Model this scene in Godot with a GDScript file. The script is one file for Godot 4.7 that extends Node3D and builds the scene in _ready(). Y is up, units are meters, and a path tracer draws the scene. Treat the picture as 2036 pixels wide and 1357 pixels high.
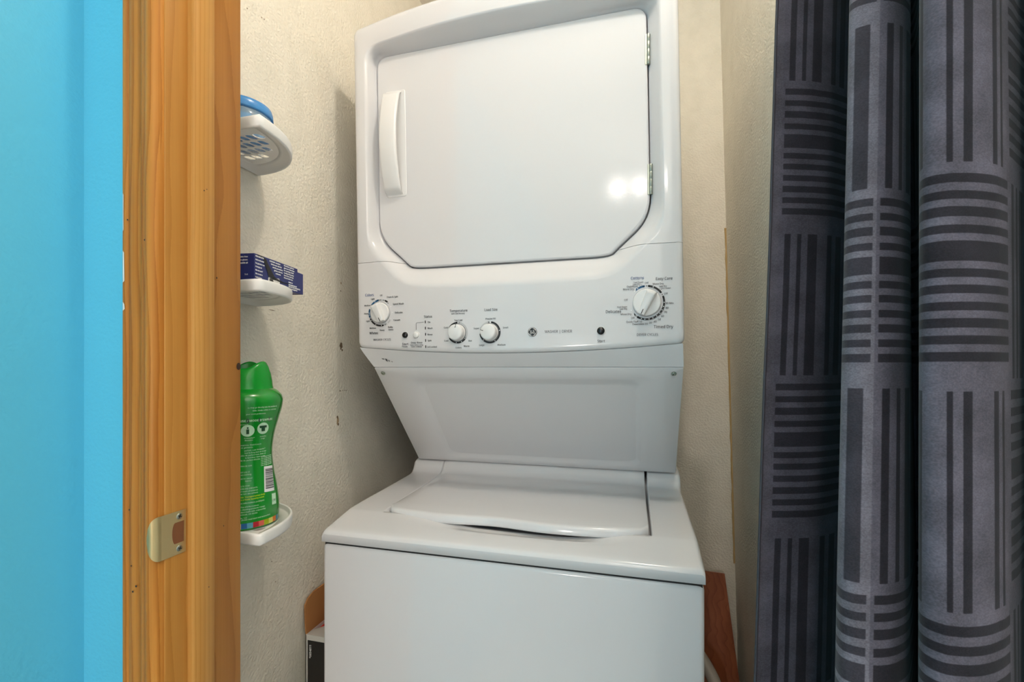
extends Node3D

# Every length is in metres. The camera stands at the origin of the plan; -z runs into the closet.

class Mb:
	# collects triangles; smooth groups by call
	var st := SurfaceTool.new()
	var org := Vector3.ZERO
	var sg := 0
	func _init(o := Vector3.ZERO):
		org = o
		st.begin(Mesh.PRIMITIVE_TRIANGLES)
	func v(p: Vector3, uv := Vector2.ZERO, g := 0):
		st.set_smooth_group(g)
		st.set_uv(uv)
		st.add_vertex(p - org)
	func tri(a, b, c, g := -1):
		v(a, Vector2(a.x + a.z, a.y), g); v(b, Vector2(b.x + b.z, b.y), g); v(c, Vector2(c.x + c.z, c.y), g)
	func quad(a, b, c, d, g := -1):
		tri(a, b, c, g); tri(a, c, d, g)
	func group() -> int:
		sg += 1
		return sg
	# rows of equal length, joined into a smooth sheet
	func sheet(rows: Array, closed := false, uvs: Array = [], g := -2):
		if g == -2: g = group()
		for i in rows.size() - 1:
			var n: int = rows[i].size()
			for j in (n if closed else n - 1):
				var k := (j + 1) % n
				var a: Vector3 = rows[i][j]; var b: Vector3 = rows[i][k]
				var c: Vector3 = rows[i + 1][k]; var d: Vector3 = rows[i + 1][j]
				var ua := Vector2(a.x + a.z, a.y); var ub := Vector2(b.x + b.z, b.y)
				var uc := Vector2(c.x + c.z, c.y); var ud := Vector2(d.x + d.z, d.y)
				if uvs.size() > 0:
					ua = uvs[i][j]; ub = uvs[i][k]; uc = uvs[i + 1][k]; ud = uvs[i + 1][j]
				if not (a.is_equal_approx(b) or b.is_equal_approx(c)):
					v(a, ua, g); v(b, ub, g); v(c, uc, g)
				if not (a.is_equal_approx(d) or d.is_equal_approx(c)):
					v(a, ua, g); v(c, uc, g); v(d, ud, g)
	# a flat filled outline
	func fill(poly: Array, g := -1):
		var e0: Vector3 = poly[0]
		var nn := Vector3.ZERO
		for i in range(1, poly.size() - 1):
			nn += (poly[i] - e0).cross(poly[i + 1] - e0)
		nn = nn.normalized()
		var ax := Vector3.RIGHT if absf(nn.x) < 0.8 else Vector3.FORWARD
		ax = (ax - nn * ax.dot(nn)).normalized()
		var ay := nn.cross(ax)
		var p2 := PackedVector2Array()
		for p in poly: p2.append(Vector2((p - e0).dot(ax), (p - e0).dot(ay)))
		var idx := Geometry2D.triangulate_polygon(p2)
		for i in range(0, idx.size(), 3):
			tri(poly[idx[i]], poly[idx[i + 2]], poly[idx[i + 1]], g)
	# a box with small chamfers
	func box(lo: Vector3, hi: Vector3, c := 0.002):
		var m := (hi - lo).abs()
		c = minf(c, minf(m.x, minf(m.y, m.z)) * 0.45)
		var rows := []
		for r in [[0.0, c], [c, 0.0], [m.y - c, 0.0], [m.y, c]]:
			var y: float = lo.y + r[0]
			var q: float = r[1]
			var x0 := lo.x + q; var x1 := hi.x - q; var z0 := lo.z + q; var z1 := hi.z - q
			rows.append([Vector3(x0 + c, y, z1), Vector3(x1 - c, y, z1), Vector3(x1, y, z1 - c), Vector3(x1, y, z0 + c), Vector3(x1 - c, y, z0), Vector3(x0 + c, y, z0), Vector3(x0, y, z0 + c), Vector3(x0, y, z1 - c)])
		sheet(rows, true, [], -1)
		fill(rows[0]); fill(rows[3])
	# a thin raised stroke from a to b
	func box_line(a: Vector3, b_: Vector3, side: Vector3, half: float):
		var up := (b_ - a).cross(side).normalized() * 0.0003
		if up.z < 0: up = -up
		var s := side * half
		quad(a - s + up, a + s + up, b_ + s + up, b_ - s + up)
		quad(a - s - up, a + s - up, a + s + up, a - s + up)
		quad(a + s - up, b_ + s - up, b_ + s + up, a + s + up)
		quad(b_ - s - up, a - s - up, a - s + up, b_ - s + up)
	# a tube along a line of points
	func tube(pts: Array, r, n := 10, cap := true):
		var rows := []
		var up := Vector3.UP
		for i in pts.size():
			var t: Vector3 = (pts[mini(i + 1, pts.size() - 1)] - pts[maxi(i - 1, 0)]).normalized()
			if absf(t.dot(up)) > 0.95: up = Vector3.RIGHT
			var a := t.cross(up).normalized()
			var b := a.cross(t).normalized()
			up = b
			var rr: float = r[i] if r is Array else r
			var row := []
			for k in n:
				var w := TAU * k / n
				row.append(pts[i] + (a * cos(w) + b * sin(w)) * rr)
			rows.append(row)
		sheet(rows, true)
		if cap:
			fill(rows[0]); fill(rows[-1])
	# a turned shape: profile of (radius, height) about an axis standing at c; up/side vectors may be given
	func lathe(prof: Array, c: Vector3, n := 32, basis := Basis.IDENTITY, breaks: Array = []):
		var rows := []
		for q in prof:
			var row := []
			for k in n:
				var w := TAU * k / n
				row.append(c + basis * Vector3(cos(w) * q.x, q.y, -sin(w) * q.x))
			rows.append(row)
		var from := 0
		for bk in breaks + [rows.size() - 1]:
			sheet(rows.slice(from, bk + 1), true)
			from = bk
	func mesh() -> ArrayMesh:
		st.generate_normals()
		st.generate_tangents()
		return st.commit()

const CREAM := Color(0.955, 0.93, 0.872)
const FRONT := Basis(Vector3(1, 0, 0), Vector3(0, 0, 1), Vector3(0, -1, 0))   # turns an upright axis to face the viewer (+z)
var M := {}
var used := {}
var font: SystemFont

func numbered(n: String) -> String:
	var c: int = used.get(n, 0)
	used[n] = c + 1
	return n if c == 0 else "%s_%03d" % [n, c]

func put(b: Mb, called: String, mat: Material, parent: Node3D, at := Vector3.ZERO) -> MeshInstance3D:
	var o := MeshInstance3D.new()
	o.mesh = b.mesh()
	o.material_override = mat
	o.name = numbered(called) if parent == self else called
	o.position = at
	parent.add_child(o, true)
	return o

func tag(o: Node3D, label: String, category: String, group := ""):
	o.set_meta("label", label)
	o.set_meta("category", category)
	if group: o.set_meta("group", group)

func thing(called: String, at: Vector3, label: String, category: String, group := "") -> Node3D:
	var o := Node3D.new()
	o.name = numbered(called)
	o.position = at
	add_child(o)
	tag(o, label, category, group)
	return o

func struct(b: Mb, called: String, mat: Material) -> MeshInstance3D:
	var o := put(b, called, mat, self)
	o.set_meta("kind", "structure")
	return o

func mat(c: Color, rough := 0.5, extra := {}) -> StandardMaterial3D:
	var m := StandardMaterial3D.new()
	m.albedo_color = c
	m.roughness = rough
	m.cull_mode = BaseMaterial3D.CULL_DISABLED
	for k in extra: m.set(k, extra[k])
	return m

func noise_tex(freq: float, seed_: int, size := 512, oct := 4, normal := 0.0, ramp: Array = []) -> NoiseTexture2D:
	var n := FastNoiseLite.new()
	n.noise_type = FastNoiseLite.TYPE_SIMPLEX_SMOOTH
	n.seed = seed_
	n.frequency = freq
	n.fractal_octaves = oct
	var t := NoiseTexture2D.new()
	t.width = size; t.height = size
	t.seamless = true
	t.noise = n
	if normal > 0.0:
		t.as_normal_map = true
		t.bump_strength = normal
	if ramp.size() > 0:
		var g := Gradient.new()
		var offs := PackedFloat32Array(); var cols := PackedColorArray()
		for r in ramp:
			offs.append(r[0]); cols.append(r[1])
		g.offsets = offs; g.colors = cols
		t.color_ramp = g
	return t

func wood_tex(seed_: int, light: Color, dark: Color, lines := 9.0, wave := 1.0, knots: Array = []) -> ImageTexture:
	var n := FastNoiseLite.new(); n.seed = seed_; n.frequency = 1.0; n.fractal_octaves = 3
	var im := Image.create(256, 1024, false, Image.FORMAT_RGB8)
	for y in 1024:
		for x in 256:
			var u := x / 256.0; var w := y / 1024.0
			var bend := n.get_noise_2d(u * 1.2, w * 5.0) * wave
			var ring := fposmod(u * lines + bend * 1.5 + n.get_noise_2d(w * 3.0, 7.0) * 0.7, 1.0)
			var late := pow(ring, 3.0) * 0.5
			var fine := n.get_noise_2d(u * 160.0, w * 5.0) * 0.16
			var broad := n.get_noise_2d(u * 3.0 + 30.0, w * 3.0) * 0.45
			im.set_pixel(x, y, light.lerp(dark, clampf(0.28 + late + fine + broad, 0.0, 1.0)))
	for k in knots:
		for dy in range(-14, 15):
			for dx in range(-10, 11):
				var d: float = Vector2(dx / 1.0, dy / 1.5).length() / k.z
				if d < 1.0:
					var px := clampi(int(k.x) + dx, 0, 255); var py := clampi(int(k.y) + dy, 0, 1023)
					im.set_pixel(px, py, im.get_pixel(px, py).lerp(Color(0.12, 0.07, 0.04), 0.85 * (1.0 - d * d)))
	return ImageTexture.create_from_image(im)

func curtain_tex() -> ImageTexture:
	# woven jacquard: patches of bars, turned by a quarter from patch to patch. 0.8 m across, two patches (0.276 m) high
	var W := 1024; var H := 512
	var im := Image.create(W, H, false, Image.FORMAT_RGB8)
	var dark := Color(0.160, 0.147, 0.172); var lite := Color(0.345, 0.328, 0.366)
	im.fill(lite.lerp(dark, 0.25))
	var cols := [[0.0, 0.008, -1], [0.008, 0.2, 0], [0.2, 0.243, 1], [0.243, 0.556, 1], [0.556, 0.8, 0]]
	var bars := [[0.03, 0.075], [0.11, 0.15], [0.185, 0.235], [0.27, 0.31], [0.345, 0.44], [0.475, 0.515], [0.55, 0.59], [0.625, 0.665], [0.70, 0.745], [0.78, 0.82], [0.855, 0.90]]
	var vb := [[0.006, 0.0115], [0.0175, 0.022], [0.0275, 0.037], [0.048, 0.054], [0.0585, 0.067], [0.079, 0.084], [0.09, 0.1], [0.113, 0.117], [0.124, 0.131]]
	for ci in cols.size():
		var c: Array = cols[ci]
		if c[2] < 0: continue
		var x0 := int(c[0] / 0.8 * W); var x1 := int(c[1] / 0.8 * W)
		var tone := dark if ci != 2 else dark.lerp(lite, 0.32)
		var base := lite if ci != 2 else lite.lightened(0.1)
		for half in 2:
			var y0 := half * H / 2
			im.fill_rect(Rect2i(x0, y0, x1 - x0, H / 2), base if ci != 1 else base.lerp(dark, 0.3))
			var across: bool = (half == 0) == (c[2] == 0)
			if across:
				for b in bars:
					im.fill_rect(Rect2i(x0 + 3, y0 + int(b[0] * H / 2), x1 - x0 - 6, int((b[1] - b[0]) * H / 2)), tone)
			else:
				var off: float = 0.0
				while off < c[1] - c[0]:
					for b in vb:
						var a0: float = c[0] + off + b[0]; var a1: float = c[0] + off + b[1]
						if a1 < c[1]:
							im.fill_rect(Rect2i(int(a0 / 0.8 * W), y0 + 7, int((a1 - a0) / 0.8 * W), H / 2 - 14), tone)
					off += 0.14
	var mott := FastNoiseLite.new(); mott.seed = 17; mott.frequency = 0.012; mott.fractal_octaves = 4
	var rng := RandomNumberGenerator.new(); rng.seed = 5
	for y in H:
		for x in W:
			var k: float = 1.0 + rng.randf_range(-0.11, 0.11) + 0.22 * mott.get_noise_2d(x * 1.4, absf(y - H / 2.0))
			var p := im.get_pixel(x, y)
			im.set_pixel(x, y, Color(p.r * k, p.g * k, p.b * k))
	return ImageTexture.create_from_image(im)

# lettering: printed text as thin raised type, centred on p, reading along bx with its face towards bz
func letter(st: SurfaceTool, s: String, p: Vector3, cap: float, bz := Vector3.BACK, bx := Vector3.RIGHT, align := 0, bold := false):
	var tm := TextMesh.new()
	tm.text = s
	tm.font = M.bold if bold else font
	tm.font_size = 32
	tm.pixel_size = cap / 32.0
	tm.depth = 0.00035
	tm.curve_step = 4.0
	tm.horizontal_alignment = [HORIZONTAL_ALIGNMENT_CENTER, HORIZONTAL_ALIGNMENT_LEFT, HORIZONTAL_ALIGNMENT_RIGHT][align]
	tm.vertical_alignment = VERTICAL_ALIGNMENT_CENTER
	var by := bz.cross(bx).normalized()
	st.append_from(tm, 0, Transform3D(Basis(bx, by, bz), p))

func put_st(st: SurfaceTool, called: String, m: Material, parent: Node3D) -> MeshInstance3D:
	var o := MeshInstance3D.new()
	o.mesh = st.commit()
	o.material_override = m
	o.name = called
	parent.add_child(o, true)
	return o

func catmull(pts: Array, per: int) -> Array:
	var out := []
	for i in pts.size() - 1:
		var a = pts[maxi(i - 1, 0)]; var b = pts[i]; var c = pts[i + 1]; var d = pts[mini(i + 2, pts.size() - 1)]
		for k in per:
			out.append(b.cubic_interpolate(c, a, d, k / float(per)))
	out.append(pts[-1])
	return out

func _ready():
	# ---- camera, sky, lights, exposure
	var cam := Camera3D.new()
	cam.name = "camera"
	cam.projection = Camera3D.PROJECTION_FRUSTUM
	cam.keep_aspect = Camera3D.KEEP_HEIGHT
	cam.near = 0.05
	cam.far = 50.0
	cam.size = 0.05 * 2.0 * 678.5 / 905.0
	cam.frustum_offset = Vector2(0, 0.05 * 52.5 / 905.0)
	cam.position = Vector3(0, 1.18, 0)
	cam.rotation.y = atan2(239.0, 905.0)
	add_child(cam)
	cam.current = true
	var env := Environment.new()
	env.background_mode = Environment.BG_COLOR
	env.background_color = Color(0.5, 0.5, 0.5)
	env.tonemap_mode = Environment.TONE_MAPPER_LINEAR
	env.tonemap_exposure = 1.27
	env.sdfgi_enabled = true
	env.ssao_enabled = true
	env.ssil_enabled = true
	var we := WorldEnvironment.new()
	we.name = "world_environment"
	we.environment = env
	add_child(we)
	materials()
	lamps()
	room()
	door_frame()
	appliance()
	curtain()
	shelves()
	small_things()

func materials():
	font = SystemFont.new(); font.font_names = PackedStringArray(["Droid Sans"])
	var bf := SystemFont.new(); bf.font_names = PackedStringArray(["Droid Sans"]); bf.font_weight = 700
	M.bold = bf
	var plaster_n := noise_tex(0.035, 3, 1024, 4, 5.0)
	var plaster_c := noise_tex(0.006, 9, 512, 3, 0.0, [[0.0, Color(0.965, 0.965, 0.96)], [0.5, Color(0.985, 0.985, 0.985)], [1.0, Color(1, 1, 1)]])
	M.plaster = mat(CREAM, 0.75, {"uv1_triplanar": true, "uv1_world_triplanar": true, "uv1_scale": Vector3(3.2, 3.2, 3.2), "normal_enabled": true, "normal_texture": plaster_n, "normal_scale": 0.95, "albedo_texture": plaster_c})
	var blue_n := noise_tex(0.05, 13, 512, 3, 2.0)
	M.blue = mat(Color(0.37, 0.77, 0.90), 0.5, {"uv1_triplanar": true, "uv1_world_triplanar": true, "uv1_scale": Vector3(5, 5, 5), "normal_enabled": true, "normal_texture": blue_n, "normal_scale": 0.35})
	M.hall = mat(Color(0.86, 0.87, 0.88), 0.8)
	M.ceiling = mat(Color(0.93, 0.91, 0.87), 0.9)
	M.floor = mat(Color(0.80, 0.78, 0.74), 0.5)
	M.enamel = mat(Color(0.838, 0.838, 0.848), 0.11, {"normal_enabled": true, "normal_texture": noise_tex(0.06, 31, 512, 2, 1.0), "normal_scale": 0.06, "uv1_triplanar": true, "uv1_world_triplanar": true, "uv1_scale": Vector3(6, 6, 6)})
	M.plastic = mat(Color(0.88, 0.88, 0.88), 0.3)
	M.shelf = mat(Color(0.93, 0.925, 0.91), 0.35)
	M.dark = mat(Color(0.06, 0.06, 0.065), 0.5)
	M.gap = mat(Color(0.1, 0.1, 0.1), 0.7)
	M.ink = mat(Color(0.09, 0.09, 0.10), 0.6)
	M.inkgrey = mat(Color(0.33, 0.33, 0.35), 0.6)
	M.inkblue = mat(Color(0.24, 0.34, 0.56), 0.6)
	M.ringblue = mat(Color(0.05, 0.33, 0.5), 0.5)
	M.ringgrey = mat(Color(0.72, 0.73, 0.74), 0.5)
	M.white = mat(Color(0.95, 0.95, 0.95), 0.5)
	M.steel = mat(Color(0.62, 0.64, 0.6), 0.35, {"metallic": 0.8})
	M.brass = mat(Color(0.78, 0.69, 0.5), 0.38, {"metallic": 0.75})
	M.brassdark = mat(Color(0.5, 0.43, 0.32), 0.4, {"metallic": 0.7})
	var wl := Color(0.80, 0.59, 0.31); var wd := Color(0.60, 0.38, 0.14)
	M.casing = mat(Color(1.0, 0.93, 0.84), 0.4, {"metallic_specular": 0.3, "albedo_texture": wood_tex(4, wl, wd, 7.0, 0.25)})
	M.jamb = mat(Color(0.96, 0.94, 0.9), 0.4, {"metallic_specular": 0.3, "albedo_texture": wood_tex(11, wl, wd.lerp(wl, 0.45), 5.0, 0.2)})
	M.stop = mat(Color(0.98, 0.97, 0.95), 0.42, {"metallic_specular": 0.3, "albedo_texture": wood_tex(23, wl.lightened(0.04), wd.lerp(wl, 0.55), 11.0, 0.15)})
	M.jambrear = mat(Color(0.93, 0.89, 0.84), 0.4, {"metallic_specular": 0.3, "albedo_texture": wood_tex(37, wl.lerp(wd, 0.15), wd.lerp(wl, 0.2), 5.0, 0.45)})
	M.board = mat(Color(1.0, 0.95, 0.9), 0.4, {"albedo_texture": wood_tex(53, Color(0.64, 0.38, 0.24), Color(0.48, 0.25, 0.14), 8.0, 1.0)})
	M.curtain = mat(Color(1, 1, 1), 0.75, {"metallic_specular": 0.2, "albedo_texture": curtain_tex(), "rim_enabled": true, "rim": 0.2, "rim_tint": 0.4, "uv1_scale": Vector3(1.0 / 0.8, -1.0 / 0.276, 1), "uv1_offset": Vector3(0, 1.445 / 0.276, 0)})
	M.card = mat(Color(0.70, 0.48, 0.28), 0.8)
	M.whitecard = mat(Color(0.9, 0.89, 0.87), 0.6)
	M.red = mat(Color(0.86, 0.13, 0.1), 0.6)
	M.navy = mat(Color(0.12, 0.16, 0.42), 0.45)
	M.green = mat(Color(0.0, 0.56, 0.13), 0.22, {"clearcoat_enabled": true, "clearcoat": 0.5, "clearcoat_roughness": 0.1})
	M.greencap = mat(Color(0.0, 0.6, 0.16), 0.25)
	M.darkgreen = mat(Color(0.0, 0.27, 0.12), 0.4)
	M.yellow = mat(Color(0.75, 0.87, 0.1), 0.5)
	M.palegreen = mat(Color(0.78, 0.93, 0.8), 0.5)
	M.lidblue = mat(Color(0.27, 0.56, 0.82), 0.25)
	M.gel = mat(Color(0.12, 0.60, 0.9, 0.6), 0.15, {"transparency": BaseMaterial3D.TRANSPARENCY_ALPHA})
	M.clear = mat(Color(0.7, 0.85, 0.95, 0.35), 0.05, {"transparency": BaseMaterial3D.TRANSPARENCY_ALPHA})
	M.hose = mat(Color(0.66, 0.63, 0.59), 0.5)
	M.stain = mat(Color(0.50, 0.42, 0.33), 0.9)
	M.stainlight = mat(Color(0.72, 0.63, 0.5), 0.9)
	M.caulk = mat(Color(0.78, 0.66, 0.46), 0.8)
	M.primer = mat(Color(0.94, 0.93, 0.9), 0.6)

func bulb(called: String, at: Vector3, r: float, energy: float, col: Color, glow: float, label: String, grp := ""):
	var b := Mb.new(at)
	b.lathe([Vector2(0.0001, -r), Vector2(r * 0.5, -r * 0.866), Vector2(r * 0.866, -r * 0.5), Vector2(r, 0), Vector2(r * 0.866, r * 0.5), Vector2(r * 0.5, r * 0.866), Vector2(0.0001, r)], at, 20)
	var m := mat(Color(1, 1, 1), 0.4, {"emission_enabled": true, "emission": col, "emission_energy_multiplier": glow})
	var o := put(b, called, m, self, at)
	tag(o, label, "lamp", grp)
	var l := OmniLight3D.new()
	l.name = "lamp_light"
	l.light_color = col
	l.light_energy = energy
	l.light_size = r * 0.9
	l.omni_range = 8.0
	l.omni_attenuation = 2.0
	l.shadow_enabled = true
	o.add_child(l, true)

func area(at: Vector3, towards: Vector3, size: Vector2, energy: float, col: Color):
	var l := AreaLight3D.new()
	l.name = "panel_light"
	l.area_size = size
	l.light_energy = energy
	l.light_color = col
	l.shadow_enabled = true
	l.position = at
	add_child(l, true)
	l.look_at_from_position(at, towards, Vector3.UP if absf((towards - at).normalized().y) < 0.9 else Vector3.FORWARD)

func lamps():
	var warm := Color(1.0, 0.965, 0.91)
	var neutral := Color(1.0, 0.96, 0.925)
	bulb("hall_lamp", Vector3(0.06, 2.36, -0.45), 0.045, 0.27, warm, 3.0, "round white ceiling lamp above the closet opening")
	bulb("vanity_lamp", Vector3(-0.08, 2.17, 0.75), 0.028, 0.045, neutral, 5.0, "round vanity bulb on the wall facing the closet, left one", "vanity bulbs")
	bulb("vanity_lamp", Vector3(0.042, 2.17, 0.75), 0.028, 0.045, neutral, 5.0, "round vanity bulb on the wall facing the closet, right one", "vanity bulbs")
	bulb("globe_lamp", Vector3(-0.25, 0.95, 1.45), 0.10, 0.42, neutral, 2.0, "large white globe lamp on a low table in the hall behind the viewer")
	var tb := Mb.new(Vector3(-0.25, 0, 1.45))
	tb.box(Vector3(-0.47, 0.70, 1.28), Vector3(-0.03, 0.73, 1.62), 0.004)
	for q in [[-0.44, 1.31], [-0.06, 1.31], [-0.44, 1.59], [-0.06, 1.59]]: tb.tube([Vector3(q[0], 0.0, q[1]), Vector3(q[0], 0.70, q[1])], 0.015, 8)
	tb.lathe([Vector2(0.07, 0.0), Vector2(0.07, 0.012), Vector2(0.015, 0.03), Vector2(0.015, 0.116)], Vector3(-0.25, 0.73, 1.45), 20)
	tag(put(tb, "hall_table", M.board, self, Vector3(-0.25, 0, 1.45)), "small dark table with four round legs in the hall behind the viewer", "table")
	# an uplighter further back in the hall washes the ceiling
	var at := Vector3(0.75, 1.62, 1.15)
	var b := Mb.new(at)
	b.lathe([Vector2(0.03, -0.10), Vector2(0.16, -0.02), Vector2(0.22, 0.06), Vector2(0.215, 0.06), Vector2(0.155, -0.015)], at, 28)
	b.tube([Vector3(at.x, 0.02, at.z), Vector3(at.x, at.y - 0.09, at.z)], 0.015, 10)
	b.lathe([Vector2(0.14, 0.0), Vector2(0.14, 0.015), Vector2(0.02, 0.03)], Vector3(at.x, 0.001, at.z), 24)
	var o := put(b, "uplighter", M.plastic, self, at)
	tag(o, "tall standing uplighter in the hall behind the viewer", "lamp")
	b = Mb.new(at)
	var f := []
	for k in 24: f.append(at + Vector3(cos(TAU * k / 24) * 0.15, 0.0, sin(TAU * k / 24) * 0.15))
	b.fill(f)
	put(b, "glowing_disc", mat(Color(1, 1, 1), 0.5, {"emission_enabled": true, "emission": neutral, "emission_energy_multiplier": 2.0}), o)
	var l := AreaLight3D.new()
	l.name = "uplight"
	l.area_size = Vector2(0.24, 0.24)
	l.light_energy = 2.3
	l.light_color = neutral
	l.area_range = 8.0
	l.shadow_enabled = true
	l.rotation.x = PI / 2
	l.position = Vector3(0, 0.02, 0)
	o.add_child(l, true)

func room():
	var b := Mb.new()
	# closet
	b.box(Vector3(-0.82, 0, -1.72), Vector3(-0.70, 2.43, -0.437), 0.0)
	struct(b, "wall_left", M.plaster)
	b = Mb.new()
	b.box(Vector3(-0.70, 0, -1.72), Vector3(0.46, 2.43, -1.60), 0.0)
	struct(b, "wall_back", M.plaster)
	# the right wall leans a little: its foot stands further out than its top
	b = Mb.new()
	var xr := func(y): return 0.3045 - 0.0245 * (y - 1.18)
	var rows := []
	for i in 25:
		var y := 2.43 * i / 24.0
		rows.append([Vector3(xr.call(y), y, -0.55), Vector3(xr.call(y), y, -1.60)])
	b.sheet(rows)
	b.quad(Vector3(0.36, 0, -0.55), Vector3(0.36, 0, -1.6), Vector3(0.36, 2.43, -1.6), Vector3(0.36, 2.43, -0.55))
	b.quad(Vector3(xr.call(0.0), 0, -0.55), Vector3(0.36, 0, -0.55), Vector3(0.36, 2.43, -0.55), Vector3(xr.call(2.43), 2.43, -0.55))
	var wr := struct(b, "wall_right", M.plaster)
	# old caulk down the corner
	b = Mb.new()
	var rng := RandomNumberGenerator.new(); rng.seed = 3
	var pts := []; var rad := []
	for i in 46:
		var y := 0.55 + 0.024 * i
		pts.append(Vector3(xr.call(y) - 0.002, y, -1.598)); rad.append(0.0022 + 0.0022 * rng.randf())
	b.tube(pts, rad, 6)
	put(b, "caulk_bead", M.caulk, wr)
	# the wall with the opening, left and right of it
	b = Mb.new()
	b.box(Vector3(-0.82, 0, -0.55), Vector3(-0.575, 2.43, -0.437), 0.0)
	struct(b, "wall_front", M.blue)
	b = Mb.new()
	b.box(Vector3(-0.70, 0, -0.556), Vector3(-0.575, 2.43, -0.55), 0.0)
	struct(b, "wall_front_inside", M.plaster)
	b = Mb.new()
	b.box(Vector3(0.27, 0, -0.55), Vector3(1.5, 2.43, -0.437), 0.0)
	struct(b, "wall_front_right", M.blue)
	# hall
	b = Mb.new()
	b.box(Vector3(-0.82, 0, -0.437), Vector3(-0.70, 2.43, 1.9), 0.0)
	struct(b, "wall_hall_left", M.blue)
	b = Mb.new()
	b.box(Vector3(1.4, 0, -0.437), Vector3(1.5, 2.43, 1.9), 0.0)
	struct(b, "wall_hall_right", M.hall)
	b = Mb.new()
	b.box(Vector3(-0.82, 0, 1.9), Vector3(1.5, 2.43, 2.0), 0.0)
	struct(b, "wall_hall_back", M.hall)
	b = Mb.new()
	b.box(Vector3(-0.82, -0.1, -1.72), Vector3(1.5, 0.0, 2.0), 0.0)
	struct(b, "floor", M.floor)
	b = Mb.new()
	b.box(Vector3(-0.82, 2.43, -1.72), Vector3(1.5, 2.53, 2.0), 0.0)
	struct(b, "ceiling", M.ceiling)

func extrude_y(b: Mb, prof: Array, y0: float, y1: float, scale_u: float):
	# prof: plan points (x, z); grain runs upwards
	var rows := []; var uvs := []
	for i in 9:
		var y := lerpf(y0, y1, i / 8.0)
		var row := []; var uv := []
		var u := 0.0
		for j in prof.size():
			if j > 0: u += prof[j].distance_to(prof[j - 1])
			row.append(Vector3(prof[j].x, y, prof[j].y)); uv.append(Vector2(u * scale_u, 0.999 - y / 2.44))
		rows.append(row); uvs.append(uv)
	b.sheet(rows, false, uvs)

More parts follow.
